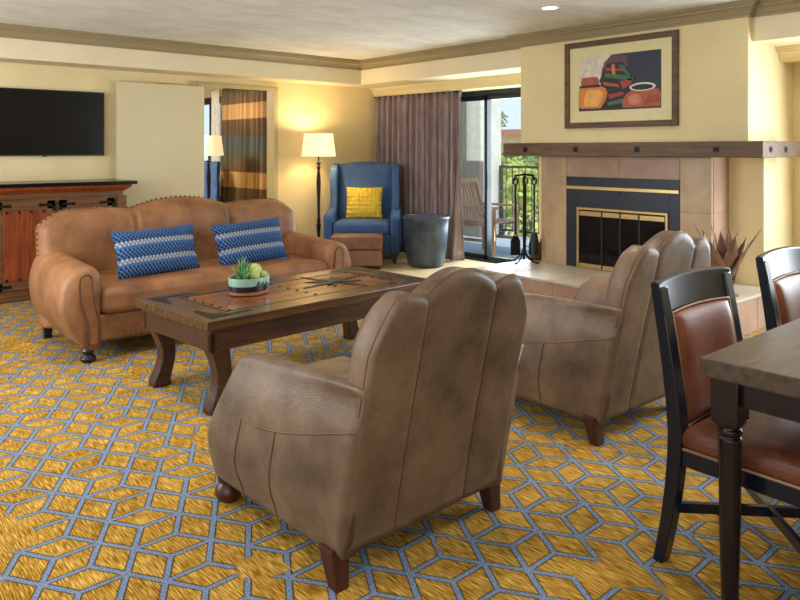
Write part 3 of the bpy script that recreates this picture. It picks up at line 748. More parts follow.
for sx in (-1, 1):
    for sy in (-1, 1):
        prof = [(.46, .0, .054, .05), (.36, .0, .054, .05), (.33, -.012, .054, .048), (.27, -.030, .048, .044), (.21, -.040, .042, .040), (.15, -.038, .042, .038), (.09, -.024, .046, .040), (.04, -.010, .052, .042), (0, -.008, .054, .044)]
        b = new(); loft(b, [[(sx*(TW-.094+o*1.2)+dx*wx, sy*(TD-.094+o*.3)+dy*wy, z) for dx, dy in ((-1, -1), (1, -1), (1, 1), (-1, 1))] for z, o, wx, wy in prof])
        obj('leg', b, M['tablewood'], ct, bevel=.008, smooth=True)
# iron work let into the top
sb = new(); poly = []
for k in range(16):
    r_ = (.30 if k % 4 == 0 else .19) if k % 2 == 0 else .08
    poly.append((.33+r_*math.cos(k*PI/8+.2), .02+r_*math.sin(k*PI/8+.2)*.95))
prism(sb, poly, TH-.002, TH+.003, 'xy'); star = obj('iron_star', sb, M['iron'], ct)
sb = new(); prism(sb, [(.33+(.15 if k % 2 == 0 else .04)*math.cos(k*PI/4+.6), .02+(.15 if k % 2 == 0 else .04)*math.sin(k*PI/4+.6)) for k in range(8)], TH+.003, TH+.007, 'xy'); obj('star_centre', sb, M['iron'], star)
for i in range(6):
    for xx in (-TW+.235, TW-.235, -.02):
        b = new(); ball(b, (xx, -.23+.46*i/5, TH-.001), .011, 1, 1, .45, 8); obj('nail_head', b, M['iron'], ct, smooth='all')
for i in range(5):
    for yy in (-TD+.08, TD-.08):
        b = new(); ball(b, (TW-.32+.055*i if i else TW-.1, yy, TH), .008, 1, 1, .45, 8); obj('nail_head', b, M['steeltub'], ct, smooth='all')
for sx in (-1, 1):
    for sy in (-1, 1):
        b = new(); x0, y0 = sx*(TW-.05), sy*(TD-.05)
        prism(b, [(x0, y0), (x0-sx*.26, y0-sy*.03), (x0-sx*.27, y0-sy*.05), (x0-sx*.12, y0-sy*.055), (x0-sx*.07, y0-sy*.10), (x0-sx*.045, y0-sy*.22), (x0-sx*.02, y0-sy*.22)][::(1 if sx*sy > 0 else -1)], TH-.002, TH+.002, 'xy'); obj('corner_strap', b, M['iron'], ct)
    b = new(); box(b, sx*(TW-.2)-.006, sx*(TW-.2)+.006, -.26, .26, TH-.002, TH+.001); obj('inlay_band', b, M['iron'], ct)
for sy in (-1, 1):
    b = new(); box(b, -TW+.2, TW-.2, sy*.26-.004, sy*.26+.004, TH-.002, TH+.001); obj('inlay_band', b, M['iron'], ct)

# potted cactus on it
pc = thing('succulent_planter', 'small round striped pottery dish of cactus and succulents on the coffee table', 'potted plant', (2.205, 3.93, TH+.001), .3); pc.scale = (1.14, 1.14, 1.14)
b = new(); lathe(b, [(.10, 0), (.112, .004), (.115, .018), (.1155, .020)], n=48, sy=.8); obj('pot_base', b, M['terra'], pc, smooth=True, label='terracotta base band')
b = new(); lathe(b, [(.1155, .020), (.1185, .044), (.1185, .050)], n=48, sy=.8); bd = obj('pot_band', b, M['blackglaze'], pc, smooth=True, label='black band')
b = new(); lathe(b, [(.1185, .050), (.120, .085), (.119, .09), (.111, .09), (.110, .07)], n=48, sy=.8, cap=False); obj('pot_rim', b, M['mint'], pc, smooth=True, label='mint green glazed rim')
b = new()
for k in range(3): prism(b, [(-.03+.03*k-.018, .049), (-.03+.03*k+.018, .049), (-.03+.03*k+.004, .075-.004*k)], -.0975, -.094, 'xz')
obj('painted_peak', b, M['blackglaze'], pc)
b = new(); lathe(b, [(.001, .078), (.111, .078), (.111, .07), (.001, .07)], n=40, sy=.8); obj('soil', b, M['soil'], pc)
def spike(bm, base_, tip, r):
    a, c = Vector(base_), Vector(tip); mid_ = a.lerp(c, .5)+Vector((0, 0, .012)); tube(bm, [a, a.lerp(mid_, .6), mid_, c], [r*.7, r, r*.75, .0008], 6)
rr = random.Random(3)
for (cx_, cy_, n_, h_, sp_) in ((-.055, .0, 12, .075, .06), (-.02, .03, 9, .12, .03), (-.075, -.03, 8, .05, .06), (.02, .045, 8, .08, .04)):
    b = new()
    for k in range(n_):
        a = 2*PI*k/n_+rr.random()*.4; q = sp_*(.5+.6*rr.random()); spike(b, (cx_+.008*math.cos(a), cy_+.008*math.sin(a), .072), (cx_+q*math.cos(a), cy_+q*math.sin(a), .075+h_*(.6+.5*rr.random())), .008)
    obj('succulent', b, M['succ'], pc, smooth='all')
for (cx_, cy_, r_, h_) in ((.035, -.01, .032, .085), (.0, -.04, .026, .06), (.075, .01, .024, .055), (.06, -.045, .022, .045)):
    b = new(); n_ = 24; rings = []
    prof = [(.75, 0), (1, .35), (.97, .65), (.7, .88), (.3, .985), (.02, 1)]
    secs = [[(cx_+r_*pr_*(1+.13*(k % 2))*math.cos(2*PI*k/n_), cy_+r_*pr_*(1+.13*(k % 2))*math.sin(2*PI*k/n_), .07+h_*zz) for k in range(n_)] for pr_, zz in prof]
    loft(b, secs); cc = obj('cactus', b, M['succ2'], pc, smooth='all')
    b = new()
    for k in range(0, n_, 2):
        for pr_, zz in prof[1:4]:
            a = 2*PI*(k+1)/n_; q = r_*pr_*1.12
            tube(b, [(cx_+q*math.cos(a), cy_+q*math.sin(a), .07+h_*zz), (cx_+(q+.009)*math.cos(a), cy_+(q+.009)*math.sin(a), .075+h_*zz)], [.001, .0003], 4)
    obj('spines', b, M['succ2'], cc)

# ------------------------------------------------------------------ floor lamp
def make_lamp():
    t = thing('floor_lamp', '', 'floor lamp')
    b = new(); lathe(b, [(.14, 0), (.145, .008), (.14, .022), (.10, .03), (.05, .04), (.03, .06)], n=36); obj('base', b, M['iron'], t, smooth=True)
    b = new(); lathe(b, [(.022, .05), (.030, .09), (.020, .13), (.017, .30), (.024, .40), (.030, .44), (.020, .47), (.026, .50), (.018, .53), (.016, .62), (.02, .80), (.028, .95), (.024, 1.05), (.014, 1.13), (.022, 1.15), (.024, 1.17), (.012, 1.19), (.030, 1.215), (.032, 1.225), (.01, 1.235), (.01, 1.42)], n=24); obj('pole', b, M['iron'], t, smooth=True)
    b = new(); lathe(b, [(.215, 1.30), (.180, 1.585), (.177, 1.585), (.212, 1.30)], n=48, cap=False); sh = obj('lamp_shade', b, M['shade'], t, smooth=True)
    b = new()
    for k in range(3): tube(b, [(.0, 0, 1.42), (.178*math.cos(k*2.09), .178*math.sin(k*2.09), 1.57)], .002, 5)
    obj('shade_spider', b, M['brass'], t)
    b = new(); ball(b, (0, 0, 1.44), .032, 1, 1, 1.2); obj('bulb', b, M['shade'], t, smooth='all')
    return t
lp = make_lamp(); lp.location = (5.16, 7.46, 0)
lp['label'] = 'lit floor lamp with cream drum shade and dark turned pole beside the blue wing chair'
light('floor_lamp_glow', 'POINT', (5.16, 7.46, 1.50), (0, 0, 0), 26, (1, .74, .40), .06)
lp2 = dup(lp, (4.80, 9.73, 0), 0, 'lit lamp with white shade in the bedroom seen past the sliding panel')
light('bedroom_lamp_glow', 'POINT', (4.80, 9.73, 1.50), (0, 0, 0), 16, (1, .82, .55), .06)

# ------------------------------------------------------------------ wing chair
def make_wing():
    t = thing('wing_chair', '', 'armchair')
    tp = lambda x: 1.19+.035*math.cos(PI/2*x/.36)
    b = new(); G = back_solid(b, .36, .12, tp, .13, lambda z: .33+.12*max(0, z-.3), nu=40, nv=24, puff=.01, r=.03, fpuff=.04); obj('backrest', b, M['blue'], t, smooth='all')
    for s in (-1, 1):
        # wing and arm outline, side view (y, z)
        wing = [(.30, .58), (.44, 1.20), (.36, 1.205), (.22, 1.19), (.11, 1.14), (.08, 1.04), (.10, .90), (.10, .75), (.04, .62)]
        b = new(); prism(b, wing if s > 0 else wing[::-1], s*.335, s*.425, 'yz'); obj('wing', b, M['blue'], t, bevel=.02, smooth=True, seg=4)
        b = new(); prism(b, [(.36, .12), (.36, .64), (.0, .64), (-.34, .60), (-.38, .56), (-.38, .12)][::s], s*.335, s*.445, 'yz'); obj('arm', b, M['blue'], t, bevel=.028, smooth=True, seg=4)
        b = new(); tube(b, [(s*.39, -.383, z) for z in (.15, .3, .45, .55)], .003, 5); obj('arm_welt', b, M['blue'], t)
        for yy in (-.33, .33):
            b = new(); loft(b, [[(s*.385+dx*w_, yy+dy*w_+(.03 if yy > 0 and z == 0 else 0), z) for dx, dy in ((-1, -1), (1, -1), (1, 1), (-1, 1))] for z, w_ in ((0, .02), (.14, .03))]); obj('leg', b, M['legwood'], t)
    b = new(); rbox(b, -.335, .335, -.36, .32, .13, .36, .015); obj('seat_base', b, M['blue'], t, smooth='all')
    b = new(); rbox(b, -.332, .332, -.40, .24, .36, .50, .04, .02); obj('seat_cushion', b, M['blue'], t, smooth='all')
    return t
wc = make_wing(); wc.scale = (1.04, 1.0, 1.0); wc.location = (5.645, 7.165, 0); wc.rotation_euler = (0, 0, math.radians(-43))
wc['label'] = 'blue upholstered wing chair with a yellow cushion between floor lamp and mauve curtain'
dup(wc, (4.72, 10.3, 0), math.radians(-35), 'blue wing chair in the bedroom glimpsed past the sliding panel')
rz = math.radians(-43)
yp = thing('square_cushion', 'bright yellow textured square cushion propped on the blue wing chair', 'cushion', (5.66+.02*math.cos(rz)-.04*-math.sin(rz)*0, 7.20, .72)); 
yp.location = Vector((5.645, 7.165, .705))+Matrix.Rotation(rz, 3, 'Z') @ Vector((.0, .075, 0)); yp.rotation_euler = (-.22, .0, rz)
b = new(); pillow(b, .47, .42, .15, nx=30, nz=30); obj('cover', b, M['yellow'], yp, smooth='all')
# ottoman
ot = thing('leather_ottoman', 'brown leather cube ottoman in front of the blue wing chair', 'ottoman', (5.19, 6.71, 0), math.radians(-41))
b = new(); rbox(b, -.295, .295, -.2, .2, .045, .23, .018); obj('lower_body', b, M['ottoman'], ot, smooth='all')
b = new(); rbox(b, -.30, .30, -.205, .205, .236, .385, .02, .006); obj('lid_cushion', b, M['ottoman'], ot, smooth='all')
b = new(); rbox(b, -.27, .27, -.19, .19, .22, .245, .006); obj('reveal', b, M['legwood'], ot)
for sx in (-1, 1):
    for sy in (-1, 1):
        b = new(); box(b, sx*.25-.02, sx*.25+.02, sy*.16-.02, sy*.16+.02, 0, .05); obj('foot', b, M['legwood'], ot)
# tub side table
tb = thing('drum_side_table', 'slate blue glazed tapered drum table before the mauve curtain', 'side table', (5.87, 6.26, 0)); tb.scale = (.975, .975, .975)
b = new(); lathe(b, [(.19, 0), (.205, .008), (.225, .05), (.255, .25), (.277, .50), (.283, .575), (.290, .585), (.292, .603), (.286, .612), (.276, .612), (.27, .600), (.02, .598)], n=56, cap=False); obj('body', b, M['steeltub'], tb, smooth=True, ang=50)
b = new(); lathe(b, [(.001, .600), (.268, .600), (.268, .606), (.001, .606)], n=56); obj('top_disc', b, M['steeltub'], tb, smooth=True)

# ------------------------------------------------------------------ curtains
def curtain(bm, length, z0, z1, folds, amp, y_taper=.6, nu=None):
    nu = nu or folds*12; nz = 16; secs = []
    g = []
    rr = random.Random(folds); ph = [rr.uniform(-.6, .6) for _ in range(folds+2)]
    for j in range(nz+1):
        v_ = j/nz; row = []
        for i in range(nu+1):
            u = i/nu; k = u*folds; pj = ph[int(k)]*(1-(k % 1))+ph[int(k)+1]*(k % 1)
            a = amp*(.55+.45*(1-v_))*((1+.35*math.sin(k*1.7))*math.sin(2*PI*(k+pj*(1.25-v_)))+.25*math.sin(4*PI*k+pj*5))
            row.append(bm.verts.new((u*length*(1+.0*(1-v_)), a, z0+(z1-z0)*v_)))
        g.append(row)
    for a, c in zip(g, g[1:]):
        for i in range(nu): bm.faces.new((a[i], a[i+1], c[i+1], c[i]))
def mkcurtain(name, label, mat, loc, rz, length, z0, z1, folds, amp, rodmat, group=None):
    t = thing(name, label, 'curtain', loc, rz, group)
    b = new(); curtain(b, length, z0, z1, folds, amp); o = obj('drape', b, mat, t, smooth='all'); s = o.modifiers.new('solid', 'SOLIDIFY'); s.thickness = .004
    b = new(); box(b, .01, length-.01, -.012, .012, z1-.02, z1-.002); obj('curtain_track', b, rodmat, t)
    b = new()
    for k in range(folds): tube(b, [(length*(k+.25)/folds, 0, z1-.07), (length*(k+.25)/folds, 0, z1)], .012, 6)
    obj('pinch_pleats', b, mat, t)
    return t
mkcurtain('window_curtain', 'mauve brown full length pleated curtain gathered beside the balcony door', M['curtain'], (6.385, 6.165, 0), PI/2+.06, 1.59, .02, 2.112, 15, .055, M['darkmetal'])
mkcurtain('bedroom_curtain', 'striped gold and brown curtain hanging in the bedroom beyond the sliding panel', M['striped'], (5.5, 9.15, 0), PI/2, 1.50, .03, 2.37, 9, .05, M['darkmetal'])

mkcurtain('sheer_curtain', 'narrow white sheer curtain beside the striped bedroom curtain', M['sheer'], (5.5, 10.80, 0), PI/2, .24, .03, 2.37, 3, .03, M['darkmetal'])
# ------------------------------------------------------------------ bedroom shell
b = new(); box(b, 1.5, 6.0, 7.9, 12.8, -.1, 0); struct('floor_bedroom', b, M['carpet'])
b = new(); box(b, 1.5, 6.0, 7.94, 12.8, 2.45, 2.55); struct('ceiling_bedroom', b, M['ceiling'])
b = new(); box(b, 5.62, 5.76, 7.94, 10.95, 0, 2.45); box(b, 5.62, 5.76, 10.95, 12.5, 2.27, 2.45); box(b, 5.62, 5.76, 12.5, 12.8, 0, 2.45); struct('wall_bedroom_back', b, M['wall'])
b = new(); box(b, 1.5, 5.76, 12.7, 12.8, 0, 2.45); struct('wall_bedroom_far', b, M['wall'])
b = new(); box(b, 1.5, 1.6, 7.94, 12.8, 0, 2.45); struct('wall_bedroom_side', b, M['wall'])
wb = thing('window_2', 'bedroom window in a dark frame', 'window', (5.68, 10.95, 0)); wb['kind'] = 'structure'
b = new(); box(b, -.04, .04, 0, 1.55, 2.16, 2.27); box(b, -.04, .04, 0, .06, .0, 2.2); box(b, -.04, .04, .40, .46, 0, 2.2); box(b, -.04, .04, 1.49, 1.55, 0, 2.2); obj('window_frame', b, M['darkmetal'], wb)
b = new(); box(b, -.003, .003, .06, 1.49, 0, 2.16); obj('pane', b, M['glass'], wb)

# ------------------------------------------------------------------ picture
AY, AZ = (3.016+4.153)/2, 1.584; aw, ah = 4.153-3.016, .803
pt = thing('framed_picture', 'framed still life painting of three clay pots in a wide brown frame over the mantel', 'picture', (BX-.001, AY, AZ))
b = new(); q = .052; xf = -.03
box(b, xf, 0, -aw/2, -aw/2+q, 0, ah); box(b, xf, 0, aw/2-q, aw/2, 0, ah); box(b, xf, 0, -aw/2+q, aw/2-q, 0, q); box(b, xf, 0, -aw/2+q, aw/2-q, ah-q, ah); obj('frame', b, M['rustwood'], pt, bevel=.004)
b = new(); box(b, -.012, 0, -aw/2+q, aw/2-q, q, ah-q); obj('mat_board', b, P['mat'], pt)
iw, ih = .83, .50; ic = 0.0; iz = .407
art = bpy.data.objects.new('artwork', None); C.objects.link(art); art.parent = pt
def paint(nm, pts, mat, lay):
    """pts in picture coordinates: u 0..1 left to right, v 0..1 up"""
    b = new(); pl = [((.5-u)*iw+ic, iz+(v_-.5)*ih) for u, v_ in pts]; prism(b, pl, -.013-.0006*lay, -.012, 'yz'); return obj(nm, b, mat, art)
def ell(cx_, cy_, rx, ry, a0=0, a1=2*PI, n=28): return [(cx_+rx*math.cos(a0+(a1-a0)*k/n), cy_+ry*math.sin(a0+(a1-a0)*k/n)) for k in range(n if abs(a1-a0-2*PI) < .01 else n+1)]
paint('background', [(0, 0), (1, 0), (1, 1), (0, 1)], P['navy'], 0)
paint('light_corner', [(0, .35), (.30, .3), (.34, .6), (.32, .85), (.42, 1), (0, 1)], P['cream'], 1)
paint('plum_halo', [(.28, .5), (.30, .75), (.38, .95), (.50, 1), (.60, .96), (.62, .8), (.5, .45)], P['plum'], 2)
paint('foreground_shadow', [(.22, 0), (.6, 0), (.6, .16), (.25, .18)], P['black'], 3)
paint('centre_pot', [(.36, .02), (.56, .02), (.60, .22), (.68, .42), (.71, .55), (.60, .70), (.56, .84), (.37, .84), (.32, .70), (.27, .55), (.31, .38), (.36, .2)], P['black'], 4)
paint('pot_stripe', [(.34, .68), (.60, .60), (.66, .55), (.67, .50), (.60, .52), (.33, .60)], P['green'], 5)
paint('pot_stripe', [(.35, .77), (.56, .73), (.58, .68), (.35, .71)], P['red'], 5)
paint('pot_stripe', [(.31, .52), (.50, .46), (.52, .40), (.33, .45)], P['brick'], 5)
paint('pot_stripe', [(.52, .50), (.68, .55), (.66, .44), (.56, .36)], P['red'], 5)
paint('pot_stripe', [(.50, .80), (.55, .80), (.66, .60), (.62, .58)], P['green'], 6)
paint('pot_stripe', [(.38, .28), (.56, .32), (.57, .26), (.40, .20)], P['red'], 5)
paint('pot_stripe', [(.37, .14), (.56, .20), (.56, .12), (.38, .08)], P['green'], 5)
paint('pot_stripe', [(.42, .82), (.46, .82), (.47, .63), (.43, .64)], P['rose'], 6)
paint('left_pot', [(.03, .05), (.28, .04), (.34, .16), (.37, .30), (.35, .40), (.27, .45), (.03, .44), (.0, .38), (0, .1)], P['orange'], 7)
paint('left_pot_light', [(.08, .08), (.25, .08), (.31, .2), (.32, .32), (.25, .38), (.12, .38), (.07, .25)], P['amber'], 8)
paint('left_pot_neck', [(.04, .46), (.26, .46), (.27, .54), (.24, .62), (.05, .62), (.03, .54)], P['brick'], 8)
paint('left_pot_line', [(.0, .43), (.28, .43), (.30, .46), (.26, .48), (.02, .47)], P['black'], 9)
paint('right_pot', [(.56, .03), (.99, .03), (1.0, .25), (.97, .33), (.88, .34), (.68, .34), (.60, .27), (.55, .15)], P['brick'], 9)
paint('right_pot_light', ell(.70, .17, .08, .10), P['rose'], 10)
paint('right_pot_light', [(.80, .06), (.98, .10), (.97, .24), (.86, .22)], P['red'], 10)
paint('right_pot_rim', ell(.79, .38, .15, .075), P['white'], 10)
paint('right_pot_mouth', ell(.79, .375, .125, .050), P['black'], 11)

# ------------------------------------------------------------------ fireplace tools
ft = thing('fireplace_tool_set', 'black iron fireplace tools hanging on a stand at the left of the hearth', 'fireplace tools', (5.55, 4.52, HZ_), math.radians(-25))
b = new(); tube(b, [(0, 0, .03), (0, 0, .86)], .012, 8); tube(b, [(-.10, 0, .80), (-.09, 0, .85), (0, 0, .862), (.10, 0, .85), (.11, 0, .80)], .011, 8); obj('stand', b, M['iron'], ft, smooth=True)
for k in range(4):
    a = k*PI/2+.6; b = new(); tube(b, [(0, 0, .15), (.03*math.cos(a), .03*math.sin(a), .08), (.10*math.cos(a), .10*math.sin(a), .018), (.15*math.cos(a), .15*math.sin(a), .008), (.165*math.cos(a), .165*math.sin(a), .02)], .008, 8); obj('foot', b, M['iron'], ft, smooth=True)
def tool(nm, x, y, kind, label):
    o = thing(nm, label, 'fireplace tool', (0, 0, 0)); o.matrix_world = ft.matrix_basis @ Matrix.Translation((x, y, 0))
    b = new(); tube(b, [(0, 0, .20 if kind == 'poker' else .28), (0, 0, .76)], .0095, 8); obj('shaft', b, M['iron'], o, smooth=True)
    b = new(); tube(b, [(.0, 0, .75), (.022, 0, .78), (.026, 0, .81), (0, 0, .835), (-.026, 0, .81), (-.022, 0, .78)], .009, 6, True); obj('loop_handle', b, M['iron'], o, smooth=True)
    b = new()
    if kind == 'brush': lathe(b, [(.015, .30), (.03, .28), (.05, .18), (.055, .08), (.04, .075)], n=16); obj('bristles', b, M['blackplastic'], o, smooth=True)
    elif kind == 'shovel': prism(b, [(-.05, .08), (.05, .08), (.05, .22), (.02, .27), (-.02, .27), (-.05, .22)], -.006, .006, 'xz'); obj('blade', b, M['iron'], o, bevel=.003)
    else: tube(b, [(0, 0, .22), (0, 0, .12), (.0, 0, .06)], [.006, .008, .002], 8); tube(b, [(0, 0, .16), (.035, 0, .14), (.04, 0, .17)], [.006, .005, .002], 6); obj('poker_tip', b, M['iron'], o, smooth=True)
tool('hearth_brush', .10, -.02, 'brush', 'round black hearth brush hanging at the right of the tool stand')
tool('hearth_shovel', -.10, -.02, 'shovel', 'black ash shovel hanging at the left of the tool stand')
tool('fire_poker', .045, .06, 'poker', 'thin black fire poker with loop handle hanging by the stand pole')
# small woven basket behind the tools
bk = thing('kindling_basket', 'small dark brown basket on the hearth behind the fireplace tools', 'basket', (5.50, 4.36, HZ_))
bk.location = (5.80, 4.56, HZ_)
b = new(); lathe(b, [(.055, 0), (.065, .02), (.075, .09), (.07, .13), (.074, .135), (.066, .13), (.068, .09), (.05, .01)], n=24, cap=True); obj('body', b, M['log'], bk, smooth=True)
for k in range(5):
    b = new(); a = k*1.25; tube(b, [(.03*math.cos(a), .03*math.sin(a), .03), (.05*math.cos(a), .05*math.sin(a), .17+.01*k)], .012, 7); obj('kindling_stick', b, M['log'], bk)

# metal agave
ag = thing('metal_agave', 'rusted sheet metal agave sculpture standing on the right end of the hearth', 'sculpture', (5.57, 2.535-.10, HZ_))
ag.location = (5.45, 2.50, HZ_)
b = new(); lathe(b, [(.09, 0), (.092, .004), (.088, .008), (.001, .010)], n=32); obj('base_disc', b, M['rust'], ag, smooth=True)
b = new(); lathe(b, [(.02, .008), (.018, .06), (.012, .10)], n=12); obj('stem', b, M['rust'], ag, smooth=True)
def blade(a, lean, ln, w_):
    b = new(); N = 12; secs = []; dirv = Vector((math.cos(a), math.sin(a), 0)); side = Vector((-math.sin(a), math.cos(a), 0))
    L_, R_, Cn, Bk = [], [], [], []
    for k in range(N+1):
        s = k/N; r_ = .012+lean*ln*(s**1.25); z = .02+ln*s*math.sqrt(max(0, 1-lean*lean*.7))
        ww = w_*(math.sin(PI*min(1, s*.92+.08)**.8)**.9)*(1-.15*s) if s < 1 else 0.0005
        c = dirv*r_+Vector((0, 0, z)); cup = .35*ww
        L_.append(b.verts.new(c+side*ww+dirv*(-cup*.5))); R_.append(b.verts.new(c-side*ww+dirv*(-cup*.5))); Cn.append(b.verts.new(c))
    for k in range(N):
        b.faces.new((L_[k], Cn[k], Cn[k+1], L_[k+1])); b.faces.new((Cn[k], R_[k], R_[k+1], Cn[k+1]))
    o = obj('leaf', b, M['rust'], ag, smooth='all'); s = o.modifiers.new('solid', 'SOLIDIFY'); s.thickness = .004
for k in range(7): blade(k*2*PI/7+.35, .38+.06*(k % 2), .44+.05*(k % 3), .066)
for k in range(4): blade(k*2*PI/4+.1, .18, .48+.04*(k % 2), .062)
blade(.7, .04, .40, .05)

# ------------------------------------------------------------------ dining table and chairs
dt = thing('dining_table', 'large weathered oak topped dining table on dark turned legs at the right edge', 'dining table', (2.10, 1.04, 0))
b = new(); box(b, 0, 2.1, -1.05, 0, .704, .76); obj('tabletop', b, M['dinetop'], dt, bevel=.004)
b = new(); box(b, .045, 2.05, -.075, -.045, .625, .704); box(b, .045, 2.05, -1.005, -.975, .625, .704); box(b, .045, .075, -1.0, -.05, .625, .704); box(b, 2.02, 2.05, -1.0, -.05, .625, .704); obj('apron', b, M['darkleg'], dt)
for x in (.062, 2.035):
    for y in (-.062, -.99):
        b = new(); q = .040; box(b, x-q, x+q, y-q, y+q, .575, .704)
        loft(b, [[(x+dx*w_, y+dy*w_, z) for dx, dy in ((-1,-1), (1,-1), (1,1), (-1,1))] for z, w_ in ((.555, .028), (.575, .04))])
        lathe(b, [(.021, 0), (.024, .02), (.030, .25), (.033, .50), (.034, .52), (.027, .528), (.034, .538), (.034, .546), (.028, .552), (.028, .56)], x, y, 24)
        obj('leg', b, M['darkleg'], dt, bevel=.002, smooth=True)
def make_dining():
    t = thing('dining_chair', '', 'dining chair')
    W = .25
    yb_ = lambda z: (.19+.062*((.45-z)/.45)**1.7 if z < .45 else .19+.075*((z-.45)/.50)**1.3)
    # faces -y ; back at +y
    zs = [0, .08, .16, .26, .36, .45, .55, .65, .75, .85, .92]
    for s in (-1, 1):
        b = new(); loft(b, [[(s*(W-.025)+dx*.025, yb_(z)+dy*(.018+.008*(1-abs(z-.45)/.5)), z) for dx, dy in ((-1,-1), (1,-1), (1,1), (-1,1))] for z in zs]); obj('rear_leg', b, M['blackwood'], t, bevel=.004, smooth=True)
        b = new(); loft(b, [[(s*(W-.03)+dx*w_, -.235+dy*w_, z) for dx, dy in ((-1,-1), (1,-1), (1,1), (-1,1))] for z, w_ in ((0, .015), (.40, .024))]); obj('front_leg', b, M['blackwood'], t, bevel=.003)
    # top rail, slightly arched and dished
    n_ = 14; secs = []
    for k in range(n_+1):
        u = -1+2*k/n_; x = u*(W+.002); zt = .938+.012*(1-u*u); dy = .018*(1-u*u); zb = .825+.008*(1-u*u)
        secs.append([(x, yb_(zb)-.018+dy, zb), (x, yb_(zb)+.018+dy, zb), (x, yb_(zt)+.014+dy, zt-.006), (x, yb_(zt)+dy, zt), (x, yb_(zt)-.018+dy, zt-.006)])
    b = new(); loft(b, secs); obj('top_rail', b, M['blackwood'], t, smooth=True, bevel=.004)
    b = new(); box(b, -W+.03, W-.03, yb_(.47)+.002, yb_(.47)+.02, .43, .50); obj('lower_rail', b, M['blackwood'], t, bevel=.003)
    # padded back
    b = new(); N1, N2 = 16, 18
    for s in (-1, 1):
        g = []
        for j in range(N2+1):
            z = .465+(.832-.465)*j/N2; row = []
            for i in range(N1+1):
                u = -1+2*i/N1; v_ = -1+2*j/N2; e = (max(0, 1-u**6)*max(0, 1-v_**6))**.5
                row.append(b.verts.new((u*(W-.050), yb_(z)+.012*(1-u*u)+s*(.012+.030*e*(1 if s < 0 else .3)), z+.006*(1-u*u)*(j/N2))))
            g.append(row)
        for a, c in zip(g, g[1:]):
            for i in range(N1): b.faces.new((a[i], a[i+1], c[i+1], c[i]))
        if s < 0: g0 = g
        else:
            ring = lambda g: [g[0][i] for i in range(N1+1)]+[g[j][N1] for j in range(1, N2+1)]+[g[N2][i] for i in range(N1-1, -1, -1)]+[g[j][0] for j in range(N2-1, 0, -1)]
            A, B_ = ring(g0), ring(g); pp = [v_.co.copy() for v_ in A]
            for k in range(len(A)): b.faces.new((A[k], A[(k+1) % len(A)], B_[(k+1) % len(A)], B_[k]))
    pd = obj('back_pad', b, M['dineleather'], t, smooth=True, ang=60)
    b = new(); tube(b, [p_+Vector((0, -.006, 0)) for p_ in pp], .004, 6, True); obj('pad_piping', b, M['piping'], pd, smooth='all')
    # seat
    b = new(); box(b, -W+.01, W-.01, -.25, .20, .345, .40); obj('seat_frame', b, M['blackwood'], t, bevel=.004)
    b = new(); rbox(b, -W-.005, W+.005, -.275, .175, .395, .475, .032, .022); st_o = obj('seat', b, M['dineleather'], t, smooth='all')
    b = new(); r_ = .03; tube(b, [(-W-.002, .16, .408), (-W-.002, -.25, .408), (-W+.02, -.273, .408), (W-.02, -.273, .408), (W+.002, -.25, .408), (W+.002, .16, .408)], .0045, 6); obj('seat_piping', b, M['piping'], st_o, smooth='all')
    # crossed stretchers
    for s in (-1, 1):
        b = new(); a = Vector((-s*(W-.03), .215, .19)); c = Vector((s*(W-.03), -.23, .19+.0))
        d_ = (c-a).normalized(); nrm = Vector((-d_.y, d_.x, 0))*.009
        loft(b, [[p_+nrm+Vector((0, 0, -.016)), p_-nrm+Vector((0, 0, -.016)), p_-nrm+Vector((0, 0, .016)), p_+nrm+Vector((0, 0, .016))] for p_ in (a, c)]); obj('stretcher', b, M['blackwood'], t)
    return t
dc = make_dining(); dc.location = (2.485, 1.00, 0); dc.rotation_euler = (0, 0, -.02)
dc['label'] = 'black framed dining chair with brown leather back, nearest, at the table corner'
dup(dc, (3.35, 1.02, 0), 0, 'black framed leather dining chair cut by the right edge, farther along the table')
for o in bpy.data.objects:
    if o.name.startswith('dining_chair'): o['group'] = 'dining chairs along the table'

# ------------------------------------------------------------------ balcony
b = new(); box(b, 6.76, 9.1, 3.0, 9.6, -.12, -.01); struct('floor_balcony', b, M['deck'])
sc_ = thing('stucco_pier', 'rough pale stucco pier with a stepped low wall at the left of the balcony', 'wall', (8.2, 8.1, -.01))
def PXY(px_, X): # point on a ray through the picture column at given X, only used to size distant things
    u = (px_-400)/F; return X*(math.sin(ANG)-math.cos(ANG)*u)/(math.cos(ANG)+math.sin(ANG)*u)
ya, yb2, yc, yd = PXY(481, 8.6), PXY(467, 8.6), PXY(487, 8.6), PXY(440, 8.6)
b = new(); box(b, .4, .9, ya-8.1, yd-8.1, 0, 3.4); obj('pier', b, M['stucco'], sc_, bevel=.02)
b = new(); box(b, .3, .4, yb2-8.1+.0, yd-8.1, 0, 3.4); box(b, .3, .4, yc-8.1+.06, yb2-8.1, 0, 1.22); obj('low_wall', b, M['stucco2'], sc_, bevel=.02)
rl = thing('balcony_railing', 'dark metal balcony railing with thin balusters beyond the sliding door', 'railing', (9.0, 5.0, -.01))
y_a, y_b = -1.9, PXY(481, 9.0)-5.42
b = new(); box(b, -.025, .025, y_a, y_b, 1.10, 1.14); box(b, -.015, .015, y_a, y_b, .08, .11); box(b, -.025, .025, y_a, y_a+.05, 0, 1.1); box(b, -.025, .025, y_b-.05, y_b, 0, 1.1); obj('rail', b, M['darkmetal'], rl)
nb = int((y_b-y_a)/.13)
